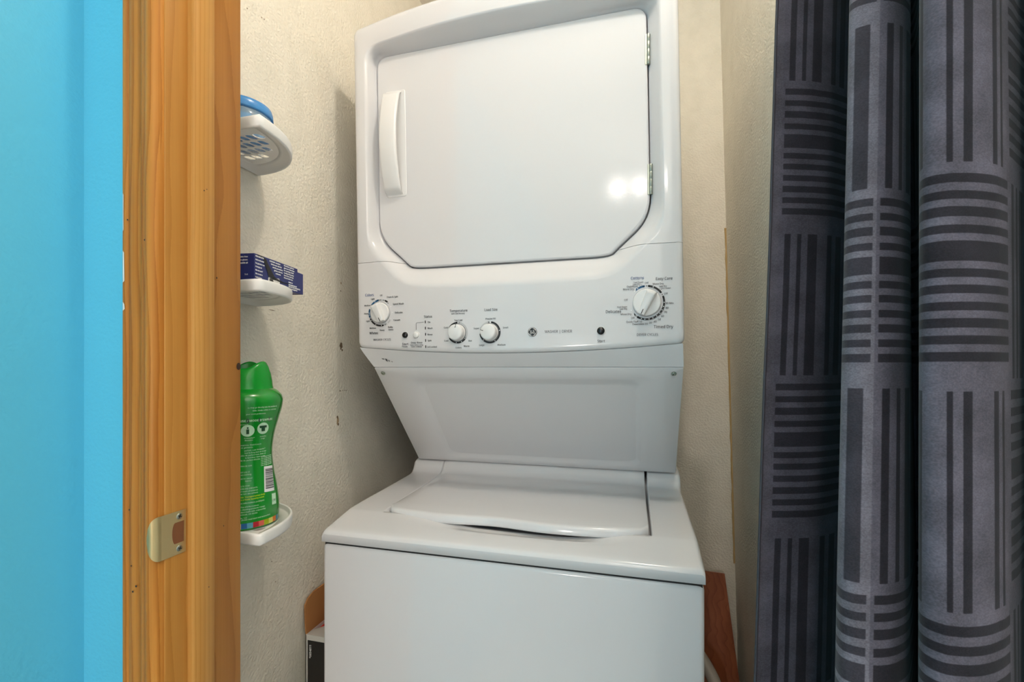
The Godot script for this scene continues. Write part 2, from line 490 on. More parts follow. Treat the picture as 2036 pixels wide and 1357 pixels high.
func door_frame():
	var d := Node3D.new()
	d.name = "door_1"
	d.position = Vector3(-0.561, 0, -0.49)
	add_child(d)
	d.set_meta("kind", "structure")
	var o := d.position
	var V := func(x, z): return Vector2(x, z)
	# moulded casing: outer band, groove, flat, bead, rounded inner edge
	var b := Mb.new(o)
	var prof := [V.call(-0.6175, -0.437), V.call(-0.6175, -0.428), V.call(-0.6165, -0.4262), V.call(-0.6145, -0.4255), V.call(-0.6105, -0.4255), V.call(-0.6092, -0.4262), V.call(-0.6086, -0.4275), V.call(-0.6075, -0.4275), V.call(-0.605, -0.4262), V.call(-0.600, -0.4258), V.call(-0.594, -0.4266), V.call(-0.5888, -0.4285), V.call(-0.5880, -0.4272), V.call(-0.5845, -0.4268), V.call(-0.581, -0.4272), V.call(-0.579, -0.4258), V.call(-0.5755, -0.4242), V.call(-0.572, -0.4245), V.call(-0.568, -0.4262), V.call(-0.565, -0.4290), V.call(-0.5632, -0.433), V.call(-0.563, -0.437)]
	extrude_y(b, prof, 0, 2.43, 14.0)
	put(b, "door_casing", M.casing, d)
	# jamb: front board and rear board either side of the stop
	b = Mb.new(o)
	extrude_y(b, [V.call(-0.575, -0.4368), V.call(-0.5618, -0.4368), V.call(-0.561, -0.4376), V.call(-0.561, -0.467)], 0, 2.43, 9.0)
	put(b, "door_jamb", M.jamb, d)
	b = Mb.new(o)
	extrude_y(b, [V.call(-0.561, -0.467), V.call(-0.561, -0.5485), V.call(-0.562, -0.550), V.call(-0.575, -0.5565)], 0, 2.43, 6.0)
	put(b, "door_jamb", M.jambrear, d)
	b = Mb.new(o)
	extrude_y(b, [V.call(-0.561, -0.466), V.call(-0.5515, -0.466), V.call(-0.550, -0.4675), V.call(-0.550, -0.4955), V.call(-0.5515, -0.497), V.call(-0.561, -0.497)], 0, 2.43, 14.0)
	put(b, "door_stop", M.stop, d)
	# right jamb, behind the curtain
	b = Mb.new(o)
	extrude_y(b, [V.call(0.27, -0.437), V.call(0.252, -0.437), V.call(0.252, -0.55), V.call(0.27, -0.55)], 0, 2.43, 6.0)
	put(b, "door_jamb", M.jamb, d)
	# chips of white primer showing at the edge of the casing
	for q in [[1.286, 1.326, 0.0016], [1.350, 1.398, 0.0002], [1.251, 1.262, 0.0022]]:
		b = Mb.new(o)
		var x0 := -0.6146
		b.sheet([[Vector3(x0 - 0.0006, q[0], -0.4256), Vector3(x0 + 0.0014 + q[2], q[0] + 0.002, -0.4249)], [Vector3(x0 - 0.0006, q[1], -0.4256), Vector3(x0 + 0.0014 + q[2] * 0.6, q[1] - 0.003, -0.4249)]])
		put(b, "paint_chip", M.primer, d)
	# old nail holes and a dark knot
	for q in [[-0.6075, 1.364, -0.4262, 0.0011], [-0.5800, 1.337, -0.4265, 0.0011], [-0.604, 1.003, -0.4257, 0.0011], [-0.600, 0.934, -0.4252, 0.001], [-0.5935, 0.909, -0.4262, 0.0013], [-0.598, 0.902, -0.4256, 0.0012]]:
		b = Mb.new(o)
		disc(b, Vector3(q[0], q[1], q[2]), q[3], 0.0006, 9)
		put(b, "nail_hole", M.dark, d)
	for q in [[-0.5496, 1.415, -0.480, 0.0011], [-0.5496, 1.418, -0.484, 0.0008], [-0.5606, 1.305, -0.509, 0.0014], [-0.5606, 1.1815, -0.5455, 0.0055], [-0.5496, 0.885, -0.487, 0.0009], [-0.5606, 0.955, -0.52, 0.001]]:
		b = Mb.new(o)
		var f := []
		for k in 10: f.append(Vector3(q[0], q[1] + sin(TAU * k / 10.0) * q[3], q[2] + cos(TAU * k / 10.0) * q[3] * 0.7))
		b.fill(f)
		put(b, "nail_hole" if q[3] < 0.003 else "dark_knot", M.dark if q[3] < 0.003 else mat(Color(0.2, 0.12, 0.06), 0.7), d)
	# strike plate with its curled lip
	b = Mb.new(o)
	var yc := 0.969
	var hh := 0.0275
	# plate with a D-shaped hole, lying on the jamb face
	var xf := -0.5602
	var outer := [Vector2(-0.4315, yc - hh), Vector2(-0.4632, yc - hh), Vector2(-0.4632, yc + hh), Vector2(-0.4315, yc + hh)]
	var hole := []
	for k in 13:
		var w := PI * k / 12.0
		hole.append(Vector2(-0.4490 + 0.0040 * sin(w), yc + 0.0135 * cos(w)))
	hole.append(Vector2(-0.4608, yc - 0.0135)); hole.append(Vector2(-0.4608, yc + 0.0135))
	# strips around the hole
	var ring_o := []
	for h in hole:
		var dir: Vector2 = (h - Vector2(-0.4540, yc))
		var tt := 1e9
		if dir.x > 0: tt = minf(tt, (-0.4315 + 0.4540) / dir.x)
		if dir.x < 0: tt = minf(tt, (-0.4632 + 0.4540) / dir.x)
		if dir.y > 0: tt = minf(tt, hh / dir.y)
		if dir.y < 0: tt = minf(tt, -hh / dir.y)
		ring_o.append(Vector2(-0.4540, yc) + dir * tt)
	var ro := []; var ri := []; var rd := []
	for k in hole.size():
		ro.append(Vector3(xf, ring_o[k].y, ring_o[k].x)); ri.append(Vector3(xf, hole[k].y, hole[k].x)); rd.append(Vector3(xf - 0.003, hole[k].y, hole[k].x))
	b.sheet([ro, ri], true, [], -1)
	for c in [Vector2(-0.4315, 1), Vector2(-0.4315, -1), Vector2(-0.4632, 1), Vector2(-0.4632, -1)]:
		var best := Vector3(xf, yc + c.y * hh, c.x)
		var near := ro.duplicate()
		near.sort_custom(func(p, q): return p.distance_to(best) < q.distance_to(best))
		b.tri(best, near[0], near[1])
	b.sheet([ri, rd], true)
	# lip rolling back over the casing, its end rounded
	var lip := []
	for k in 9:
		var w := k / 8.0
		var bend := w * PI * 0.55
		var half := hh * sqrt(maxf(1.0 - pow(maxf(w - 0.15, 0.0) / 0.85, 2.0), 0.0)) if w > 0.15 else hh
		half = maxf(half, 0.004)
		var z := -0.4315 + 0.0095 * sin(bend)
		var x := xf - 0.0085 * (1.0 - cos(bend)) - 0.0015 * w
		var row := []
		for j in 9: row.append(Vector3(x, yc + half * (j / 4.0 - 1.0), z))
		lip.append(row)
	b.sheet(lip)
	var sp := put(b, "strike_plate", M.brass, d)
	sp.set_meta("label", "scratched brass strike plate")
	b = Mb.new(o)
	b.quad(Vector3(xf - 0.0006, yc - 0.014, -0.444), Vector3(xf - 0.0006, yc - 0.014, -0.462), Vector3(xf - 0.0006, yc + 0.014, -0.462), Vector3(xf - 0.0006, yc + 0.014, -0.444))
	put(b, "latch_mortise", mat(Color(0.5, 0.31, 0.18), 0.85), sp)
	for s in [-1, 1]:
		b = Mb.new(o)
		var c := Vector3(xf, yc + s * 0.0205, -0.4545)
		var fx := Basis(Vector3(0, 0, -1), Vector3(1, 0, 0), Vector3(0, -1, 0))
		b.lathe([Vector2(0.0040, 0), Vector2(0.0036, 0.0006), Vector2(0.0001, 0.0009)], c, 16, fx)
		var sc := put(b, "screw", M.steel, sp)
		for a in [0.4, 0.4 + PI / 2]:
			var e := Vector3(0, sin(a), cos(a)) * 0.0026
			var f := Vector3(0, cos(a), -sin(a)) * 0.0005
			var up := Vector3(0.00115, 0, 0)
			b = Mb.new(o)
			b.quad(c + up - e - f, c + up + e - f, c + up + e + f, c + up - e + f)
			put(b, "screw_slot", M.dark, sp)

# ---- the stacked washer and dryer
const XC := -0.2483
func lean(p: Vector3) -> Vector3:   # the dryer stands very slightly out of plumb
	return Vector3(p.x - 0.018 * (p.y - 1.2), p.y, p.z)

func crown(x: float) -> float:
	var q := (x - XC) / 0.34
	return 0.010 * maxf(0.0, 1.0 - q * q)

func corner(a: Vector2, p: Vector2, b: Vector2, t: float, n := 8) -> Array:
	var s := p + (a - p).limit_length(minf(t, (a - p).length() * 0.49))
	var e := p + (b - p).limit_length(minf(t, (b - p).length() * 0.49))
	var out := []
	for k in n + 1:
		var w := k / float(n)
		out.append(s.lerp(p, w).lerp(p.lerp(e, w), w))
	return out

# one outline: [xl, xr, ytop, ybot, chamfer x, chamfer y, top corner radius, chamfer rounding, arch, sag]; returns [upper path, lower path]
const YS := 1.4115
func outline(o: Array) -> Array:
	var xl: float = o[0]; var xr: float = o[1]; var yt: float = o[2]; var yb: float = o[3]
	var cx: float = o[4]; var cy: float = o[5]
	var ysplit := YS
	var R1 := Vector2(xr, yb + cy); var R2 := Vector2(xr - cx, yb)
	var L1 := Vector2(xl, yb + cy); var L2 := Vector2(xl + cx, yb)
	var TR := Vector2(xr, yt); var TL := Vector2(xl, yt)
	var SR := Vector2(xr, ysplit); var SL := Vector2(xl, ysplit)
	if R1.y > ysplit and ysplit > yb:
		SR = R2.lerp(R1, (ysplit - yb) / cy); SL = L2.lerp(L1, (ysplit - yb) / cy)
	else:
		R1 = Vector2(xr, ysplit + 0.03); L1 = Vector2(xl, ysplit + 0.03)
	var up := [SR]
	up += corner(SR, R1, TR, o[7])
	up += corner(R1, TR, TL, o[6])
	for k in range(1, 20): up.append(TR.lerp(TL, lerpf(0.06, 0.94, k / 20.0)))
	up += corner(TR, TL, L1, o[6])
	up += corner(TL, L1, SL, o[7])
	up.append(SL)
	var lo := [SL]
	lo += corner(SL, L2, R2, o[7])
	for k in range(1, 20): lo.append(L2.lerp(R2, lerpf(0.06, 0.94, k / 20.0)))
	lo += corner(L2, R2, SR, o[7])
	lo.append(SR)
	for set_ in [up, lo]:
		for i in set_.size():
			var p: Vector2 = set_[i]
			var q := (p.x - XC) / (0.5 * (xr - xl))
			var w := maxf(0.0, 1.0 - q * q)
			var upness := clampf((p.y - 1.6) / (yt - 1.6), 0.0, 1.0)
			var dn := clampf((YS - p.y) / (YS - yb), 0.0, 1.0) if yb < YS else 0.0
			set_[i] = Vector2(p.x, p.y + w * (o[8] * upness - o[9] * dn))
	return [up, lo]

func ring3(path: Array, z: float, crowned := 1.0) -> Array:
	var out := []
	for p in path: out.append(lean(Vector3(p.x, p.y, z + crowned * crown(p.x))))
	return out

func appliance():
	var base := Vector3(-0.2335, 0, -1.10)
	var T := thing("stacked_washer_dryer", base, "tall white stacked washer and dryer with knobs between dryer door and washer lid", "washer dryer")
	var b := Mb.new(base)
	# washer cabinet
	var plan := func(c): return [Vector2(-0.5736 + c, -0.7505), Vector2(0.1081 - c, -0.7505), Vector2(0.1081, -0.7505 - c), Vector2(0.1081, -1.42), Vector2(-0.5736, -1.42), Vector2(-0.5736, -0.7505 - c)]
	var body := []
	for q in [[0.02, 0.0, 0.0], [0.835, 0.0, 0.0], [0.8385, 0.0007, 0.0], [0.841, 0.0022, 0.0], [0.8425, 0.005, 0.0]]:
		var row := []
		var ins: float = q[1]
		var xl := -0.5736 + ins; var xr := 0.1081 - ins; var zf := -0.7505 - ins
		for k in 7:
			var w := PI / 2 * k / 6.0
			row.append(Vector3(xl + 0.008 - 0.008 * cos(PI / 2 - w) if false else xl + 0.008 * (1.0 - sin(w)) , q[0], zf - 0.008 * (1.0 - cos(w))))
		row.reverse()
		var r2 := []
		for k in 7:
			var w := PI / 2 * k / 6.0
			r2.append(Vector3(xr - 0.008 * (1.0 - sin(w)), q[0], zf - 0.008 * (1.0 - cos(w))))
		# row now runs from the front edge to the left side; put it in order: left side, front, right side, back
		row.reverse()
		row = [row[6], row[5], row[4], row[3], row[2], row[1], row[0]]
		body.append(row + r2 + [Vector3(xr, q[0], -1.42), Vector3(xl, q[0], -1.42)])
	b.sheet(body, true)
	b.fill(body[-1])
	put(b, "washer_cabinet", M.enamel, T)
	deck(T, base)
	dryer(T, base)

func deck_y(z: float) -> float:
	var pr := [Vector2(0.7485, 0.8665), Vector2(0.76, 0.8705), Vector2(0.80, 0.8785), Vector2(0.831, 0.8850), Vector2(0.86, 0.8875), Vector2(1.00, 0.8925), Vector2(1.095, 0.8965), Vector2(1.112, 0.8990), Vector2(1.122, 0.9055), Vector2(1.129, 0.9150), Vector2(1.135, 0.9270), Vector2(1.16, 0.934), Vector2(1.43, 0.936)]
	var d := -z
	for i in pr.size() - 1:
		if d <= pr[i + 1].x:
			return lerpf(pr[i].y, pr[i + 1].y, clampf((d - pr[i].x) / (pr[i + 1].x - pr[i].x), 0.0, 1.0))
	return pr[-1].y

const LX0 := -0.4870
const LX1 := 0.0285
func lid_front(x: float) -> float:
	# depth of the lid's wavy front edge
	var t := (x - LX0) / (LX1 - LX0)
	var bow := 0.021 * (1.0 - pow(absf(2.0 * t - 1.0), 2.6))
	var dent := 0.0125 * exp(-pow((t - 0.45) / 0.14, 2.0))
	return -0.8375 + bow - dent

func deck(T: Node3D, base: Vector3):
	var b := Mb.new(base)
	var zs := []
	for z in [0.7485, 0.7488, 0.7495, 0.7510, 0.7530, 0.7550, 0.759, 0.765, 0.775, 0.785, 0.795, 0.805, 0.815, 0.8215, 0.828, 0.8332, 0.8342, 0.838, 0.85, 0.88, 0.92, 0.98, 1.04, 1.09, 1.10, 1.108, 1.114, 1.119, 1.124, 1.129, 1.134, 1.14, 1.16, 1.42]: zs.append(-z)
	var xs := [-0.5741, -0.5738, -0.5731, -0.5718, -0.570, -0.567, -0.56, -0.54, -0.51, LX0 - 0.007, LX0 - 0.0035, LX0 - 0.0030]
	for k in 29: xs.append(lerpf(LX0, LX1, k / 28.0))
	xs += [LX1 + 0.0050, LX1 + 0.0056, LX1 + 0.009, 0.06, 0.09, 0.1015, 0.1045, 0.1063, 0.1076, 0.1083, 0.1086]
	var rows := []
	for z in zs:
		var row := []
		for i in xs.size():
			var x: float = xs[i]
			var y := deck_y(z)
			var in_lid: bool = x > LX0 - 0.0032 and x < LX1 + 0.0053 and z < -0.8338
			if in_lid: y -= 0.030
			else:
				# a shallow finger scoop in front of the lid
				var q := pow((x + 0.20) / 0.16, 2.0)
				y -= 0.016 * exp(-q * q) * smoothstep(-0.785, -0.826, z)
			# the wings at the back stand apart from the lid's rolled rear edge
			var ex: float = minf(x + 0.5741, 0.1086 - x)
			y -= 0.005 * pow(clampf(1.0 - ex / 0.006, 0.0, 1.0), 2.2)
			var ez: float = -0.7485 - z
			y -= 0.005 * pow(clampf(1.0 - ez / 0.006, 0.0, 1.0), 2.2)
			row.append(Vector3(x, y, z))
		rows.append(row)
	b.sheet(rows)
	# skirt: front and both sides down to the seam
	var rim := []
	for i in range(rows.size() - 1, -1, -1): rim.append(rows[i][0])
	for p in rows[0]: rim.append(p)
	for i in range(rows.size()): rim.append(rows[i][-1])
	var low := []; var low2 := []
	for p in rim:
		low.append(Vector3(p.x, 0.8470, p.z))
		low2.append(Vector3(lerpf(p.x, -0.233, 0.006), 0.8455, minf(p.z, -0.752)))
	b.sheet([rim, low, low2])
	put(b, "washer_deck", M.enamel, T)
	b = Mb.new(base)
	b.box(Vector3(-0.570, 0.838, -1.41), Vector3(0.105, 0.8475, -0.754), 0.0)
	put(b, "seam", M.gap, T)
	# lid: a thick sheet with a rolled edge, a wavy front and a cove at the back
	b = Mb.new(base)
	var top := []; var n := 41
	var profile := [[0.02, -0.0110], [0.0, -0.0110], [-0.0008, -0.0100], [-0.0005, -0.006], [0.0005, -0.0005], [0.0018, 0.0030], [0.0045, 0.0052], [0.010, 0.006]]
	for q in profile:
		var row := []
		for k in n:
			var t := k / float(n - 1)
			var x := lerpf(LX0 + 0.0005, LX1 - 0.0005, t)
			var zf := lid_front(x)
			var e := minf(t, 1.0 - t) * (LX1 - LX0)
			var round_ := 0.014 * pow(clampf(1.0 - e / 0.014, 0.0, 1.0), 2.0)
			var z: float = zf - q[0] - round_
			var yb := deck_y(-0.8375) + 0.002
			row.append(Vector3(x, yb + q[1], z))
		top.append(row)
	for z in [0.875, 0.92, 0.98, 1.04, 1.088, 1.10, 1.107, 1.113, 1.118, 1.123, 1.128, 1.1325, 1.138, 1.16]:
		var row := []
		for k in n:
			var t := k / float(n - 1)
			var x := lerpf(LX0 + 0.0005, LX1 - 0.0005, t)
			var e := minf(t, 1.0 - t) * (LX1 - LX0)
			var y := deck_y(-z) + lerpf(0.0075, 0.0035, clampf((z - 0.85) / 0.2, 0.0, 1.0)) - 0.003 * pow(clampf(1.0 - e / 0.006, 0.0, 1.0), 2.0)
			row.append(Vector3(x, y, -z))
		top.append(row)
	b.sheet(top)
	for side in [0, n - 1]:
		var a := []; var c := []
		for r in top:
			a.append(r[side]); c.append(r[side] - Vector3(0, 0.014, 0))
		b.sheet([a, c])
	put(b, "washer_lid", M.enamel, T)

func dryer(T: Node3D, base: Vector3):
	# outlines from the outside in
	var OUT := func(i): return [-0.5920 + i, 0.0955 - i, 1.936 - i, 1.2235 + i, 0.0005, 0.012, 0.014, 0.014, 0.026, 0.016]
	var rec := func(i): return [-0.5640 + i, 0.0640 - i, 1.890 - i * 0.6, 1.3560 + i * 2.4, 0.088, 0.085, 0.035, 0.045, 0.019 * (1.0 - i * 40.0) if i < 0.025 else 0.0, 0.012 * (1.0 - i * 50.0) if i < 0.02 else 0.0]
	var door := func(i): return [-0.5460 + i, 0.0385 - i, 1.8795 - i, 1.4005 + i, 0.079, 0.072, 0.027, 0.04, 0.0, 0.0]
	var rings := []
	rings.append([OUT.call(0.0), -1.02, 0.0])
	rings.append([OUT.call(0.0), -0.906, 0.4])
	rings.append([OUT.call(0.0006), -0.900, 0.8])
	rings.append([OUT.call(0.0030), -0.8955, 1.0])
	rings.append([OUT.call(0.0075), -0.8935, 1.0])
	rings.append([OUT.call(0.0130), -0.8930, 1.0])
	rings.append([rec.call(0.0), -0.8930, 1.0])
	rings.append([rec.call(0.0014), -0.8934, 1.0])
	rings.append([rec.call(0.0038), -0.8950, 0.9])
	rings.append([rec.call(0.0070), -0.8995, 0.6])
	rings.append([door.call(-0.0075), -0.9160, 0.2])
	rings.append([door.call(-0.0045), -0.9205, 0.0])
	rings.append([door.call(-0.0025), -0.9225, 0.0])
	rings.append([door.call(-0.0020), -0.9500, 0.0])
	var upper := []; var lower := []
	for r in rings:
		var o := outline(r[0])
		upper.append(ring3(o[0], r[1], r[2])); lower.append(ring3(o[1], r[1], r[2]))
	# a hairline joint between frame and control panel
	for row in upper:
		row[0] += Vector3(0, 0.0007, 0); row[-1] += Vector3(0, 0.0007, 0)
	var b := Mb.new(base)
	b.sheet(upper)
	put(b, "dryer_front_frame", M.enamel, T)
	b = Mb.new(base)
	b.sheet(lower)
	var cp := put(b, "control_panel", M.enamel, T)
	# underside of the control panel: turns in under the lower edge to the seam
	b = Mb.new(base)
	var edge := []
	for k in 41:
		var x := lerpf(-0.5880, 0.0915, k / 40.0)
		var q := (x - XC) / 0.34
		edge.append(Vector3(x, 1.2235 - 0.016 * maxf(0, 1.0 - q * q), 0))
	var rows := []
	for q in [[0.0, 0.0012, -0.8965], [0.25, 0.0, -0.8992], [0.6, 0.0, -0.9035], [1.0, 0.0, -0.9085]]:
		var row := []
		for p in edge:
			var x: float = lerpf(p.x, lerpf(-0.5605, 0.0932, (p.x + 0.588) / 0.6795), q[0])
			row.append(lean(Vector3(x, lerpf(p.y + q[1], 1.1812, q[0]), q[2] + crown(x) * (1.0 - q[0]))))
		rows.append(row)
	b.sheet(rows)
	# close the ends back to the cabinet
	for s in [0, 40]:
		var a := []; var c := []
		for r in rows:
			a.append(r[s]); c.append(Vector3(r[s].x, r[s].y, -1.02))
		b.sheet([a, c])
	b.sheet([rows[-1], rows[-1].map(func(p): return Vector3(p.x, p.y, -1.0))])
	put(b, "panel_underside", M.enamel, cp)
	# torn sticker on the underside
	for q in [[-0.5300, 1.1985, 0.008, 0.0015], [-0.5225, 1.1960, 0.007, 0.0035], [-0.5165, 1.1945, 0.004, 0.002], [-0.5100, 1.1925, 0.003, 0.0012]]:
		b = Mb.new(base)
		var c := Vector3(q[0], q[1], -0.8995 - (1.2 - q[1]) * 0.45 + 0.0035)
		b.fill([c + Vector3(-q[2] * 0.5, q[3], 0.0012), c + Vector3(q[2] * 0.2, q[3] * 0.7, 0.001), c + Vector3(q[2] * 0.5, -q[3], -0.0006), c + Vector3(-q[2] * 0.2, -q[3] * 0.6, -0.0004)])
		put(b, "sticker_remnant", M.inkgrey, cp)
	# cabinet behind
	b = Mb.new(base)
	var sec := func(z): return [lean(Vector3(-0.586, 1.19, z)), lean(Vector3(0.0895, 1.19, z)), lean(Vector3(0.0895, 1.925, z)), lean(Vector3(XC + 0.2, 1.945, z)), lean(Vector3(XC, 1.956, z)), lean(Vector3(XC - 0.2, 1.945, z)), lean(Vector3(-0.586, 1.925, z))]
	b.sheet([sec.call(-0.955), sec.call(-1.46)], true, [], -1)
	b.fill(sec.call(-1.46)); b.fill(sec.call(-0.955))
	put(b, "dryer_cabinet", M.enamel, T)
	# slanted panel between dryer and washer: pressed, with a shallow trapezoid field
	b = Mb.new(base)
	var A := Vector3(0, 1.1788, -0.9100); var B := Vector3(0, 0.9315, -1.132)
	var sl := func(u: float, v: float, d: float) -> Vector3:
		var xl := lerpf(-0.5600, -0.5600, v); var xr := lerpf(0.0932, 0.0985, v)
		var p := A.lerp(B, v); p.x = lerpf(xl, xr, u)
		return p - Vector3(0, -0.68, 0.73) * d * -1.0 * -1.0
	# (d is measured along the panel's normal, inwards)
	var rr := func(x0: float, x1: float, v0: float, v1: float, r: float, d: float) -> Array:
		var out := []
		var P := [Vector2(x0, v0), Vector2(x1, v0), Vector2(x1, v1), Vector2(x0, v1)]
		for i in 4:
			for c in corner(P[(i + 3) % 4], P[i], P[(i + 1) % 4], r, 6): out.append(c)
			for k in range(1, 6): out.append(P[i].lerp(P[(i + 1) % 4], lerpf(0.12, 0.88, k / 6.0)))
		return out.map(func(q): return sl.call(q.x, q.y, d))
	var sr := [rr.call(0.0, 1.0, 0.0, 1.0, 0.004, 0.012), rr.call(0.0, 1.0, 0.0, 1.0, 0.004, 0.0004), rr.call(0.0008, 0.9992, 0.0015, 0.9985, 0.004, 0.0), rr.call(0.128, 0.882, 0.085, 0.955, 0.06, 0.0), rr.call(0.134, 0.878, 0.105, 0.945, 0.06, 0.0012), rr.call(0.146, 0.870, 0.135, 0.925, 0.06, 0.0042), rr.call(0.153, 0.866, 0.155, 0.912, 0.06, 0.005)]
	b.sheet(sr, true)
	b.fill(sr[-1])
	var sp := put(b, "slanted_panel", M.enamel, T)
	for q in [[-0.5442, 1.1672], [0.0768, 1.1682]]:
		b = Mb.new(base)
		var n := Vector3(0, -0.68, 0.73)
		var v: float = (1.1785 - q[1]) / 0.247
		var c := Vector3(q[0], q[1], lerpf(-0.9100, -1.132, v)) + n * 0.0004
		var bs := Basis(Vector3.RIGHT, n, Vector3(0, -0.73, -0.68))
		b.lathe([Vector2(0.0052, 0), Vector2(0.0052, 0.0008), Vector2(0.0040, 0.001), Vector2(0.0036, 0.0022), Vector2(0.0024, 0.0028), Vector2(0.0016, 0.0018), Vector2(0.0001, 0.0018)], c, 18, bs, [1, 2])
		put(b, "screw", M.steel, sp)
	# tower behind the slanted panel
	b = Mb.new(base)
	var side := [Vector2(-0.914, 1.178), Vector2(-1.140, 0.925), Vector2(-1.45, 0.925), Vector2(-1.45, 1.20), Vector2(-0.96, 1.20)]
	var l := side.map(func(p): return Vector3(-0.556, p.y - 0.004, p.x - 0.022)); var r_ := side.map(func(p): return Vector3(0.0925, p.y - 0.004, p.x - 0.022))
	b.sheet([l, r_], true, [], -1); b.fill(l); b.fill(r_)
	put(b, "support_housing", M.gap, T)
	door_parts(T, base, door)
	controls(T, cp, base)

func door_parts(T: Node3D, base: Vector3, door: Callable):
	var b := Mb.new(base)
	var rr := []
	for q in [[0.0, -0.9460], [0.0, -0.9195], [0.0006, -0.9178], [0.0018, -0.9169], [0.0036, -0.9165]]:
		var o := outline(door.call(q[0]))
		var path: Array = o[0].slice(0, -1) + o[1].slice(0, -1)
		rr.append(ring3(path, q[1], 0.0))
	b.sheet(rr, true)
	b.fill(rr[-1])
	var d := put(b, "dryer_door", M.enamel, T)
	# handle: a bowed band on a shallow plate
	b = Mb.new(base)
	var h0 := 1.5640; var h1 := 1.7945
	var xa := -0.5255; var xb := -0.4855
	var outer := []; var secs := []
	for k in 33:
		var t := k / 32.0
		var bow := sin(PI * t)
		var z := -0.9165 + 0.010 * smoothstep(0.0, 0.03, minf(t, 1.0 - t)) + 0.0235 * pow(bow, 0.8)
		var y := lerpf(h0, h1, t)
		var th := 0.0095
		var cz := z
		var row := []
		for c in [Vector2(xa + 0.003, cz - th), Vector2(xa, cz - th + 0.003), Vector2(xa, cz - 0.004), Vector2(xa + 0.0012, cz - 0.0012), Vector2(xa + 0.004, cz), Vector2(xb - 0.004, cz), Vector2(xb - 0.0012, cz - 0.0012), Vector2(xb, cz - 0.004), Vector2(xb, cz - th + 0.003), Vector2(xb - 0.003, cz - th)]:
			row.append(lean(Vector3(c.x, y, maxf(c.y, -0.9165))))
		secs.append(row)
	b.sheet(secs, true)
	b.fill(secs[0]); b.fill(secs[-1])
	put(b, "handle", M.plastic, d)
	b = Mb.new(base)
	var pl := []
	for q in [[0.0, -0.9166], [0.0003, -0.9158], [0.0012, -0.9152]]:
		var P := [Vector2(xa + q[0], h0 - 0.004 + q[0]), Vector2(xb + 0.009 - q[0], h0 - 0.004 + q[0]), Vector2(xb + 0.009 - q[0], h1 + 0.004 - q[0]), Vector2(xa + q[0], h1 + 0.004 - q[0])]
		var row := []
		for i in 4:
			for c in corner(P[(i + 3) % 4], P[i], P[(i + 1) % 4], 0.006, 4): row.append(lean(Vector3(c.x, c.y, q[1])))
		pl.append(row)
	b.sheet(pl, true)
	b.fill(pl[-1])
	put(b, "handle_plate", M.plastic, d)
	# two hinges of four knuckles
	for y0 in [1.7650, 1.5135]:
		b = Mb.new(base)
		var prof := []; var br := []
		for k in 4:
			var a := k * 0.01475
			for q in [Vector2(0.0030, a), Vector2(0.0034, a + 0.0006), Vector2(0.0034, a + 0.0138), Vector2(0.0030, a + 0.0145)]: prof.append(q)
		b.lathe([Vector2(0.0001, 0)] + prof + [Vector2(0.0001, 0.059)], lean(Vector3(0.0405, y0, -0.9165)), 14)
		b.box(lean(Vector3(0.034, y0, -0.9172)), lean(Vector3(0.0405, y0, -0.9172)) + Vector3(0, 0.059, 0.0012), 0.0004)
		put(b, "hinge", M.steel, d)

func pz(x: float) -> float:   # the control panel's face at x, above the recess bottom
	return -0.8930 + crown(x)

func sector(b: Mb, c: Vector3, r0: float, r1: float, a0: float, a1: float, h: float, round_ends := true):
	var n := maxi(4, int(absf(a1 - a0) / 0.09))
	var i := []; var o := []
	for k in n + 1:
		var w := lerpf(a0, a1, k / float(n))
		i.append(c + Vector3(cos(w) * r0, sin(w) * r0, h)); o.append(c + Vector3(cos(w) * r1, sin(w) * r1, h))
	b.sheet([o, i], false, [], -1)
	if round_ends:
		var rm := (r0 + r1) / 2; var rc := (r1 - r0) / 2
		for w in [a0, a1]:
			var f := []
			for k in 10: f.append(c + Vector3(cos(w) * rm + cos(TAU * k / 10.0) * rc, sin(w) * rm + sin(TAU * k / 10.0) * rc, h))
			b.fill(f)

func disc(b: Mb, c: Vector3, r: float, h: float, n := 12):
	var f := []
	for k in n: f.append(c + Vector3(cos(TAU * k / n) * r, sin(TAU * k / n) * r, h))
	b.fill(f)

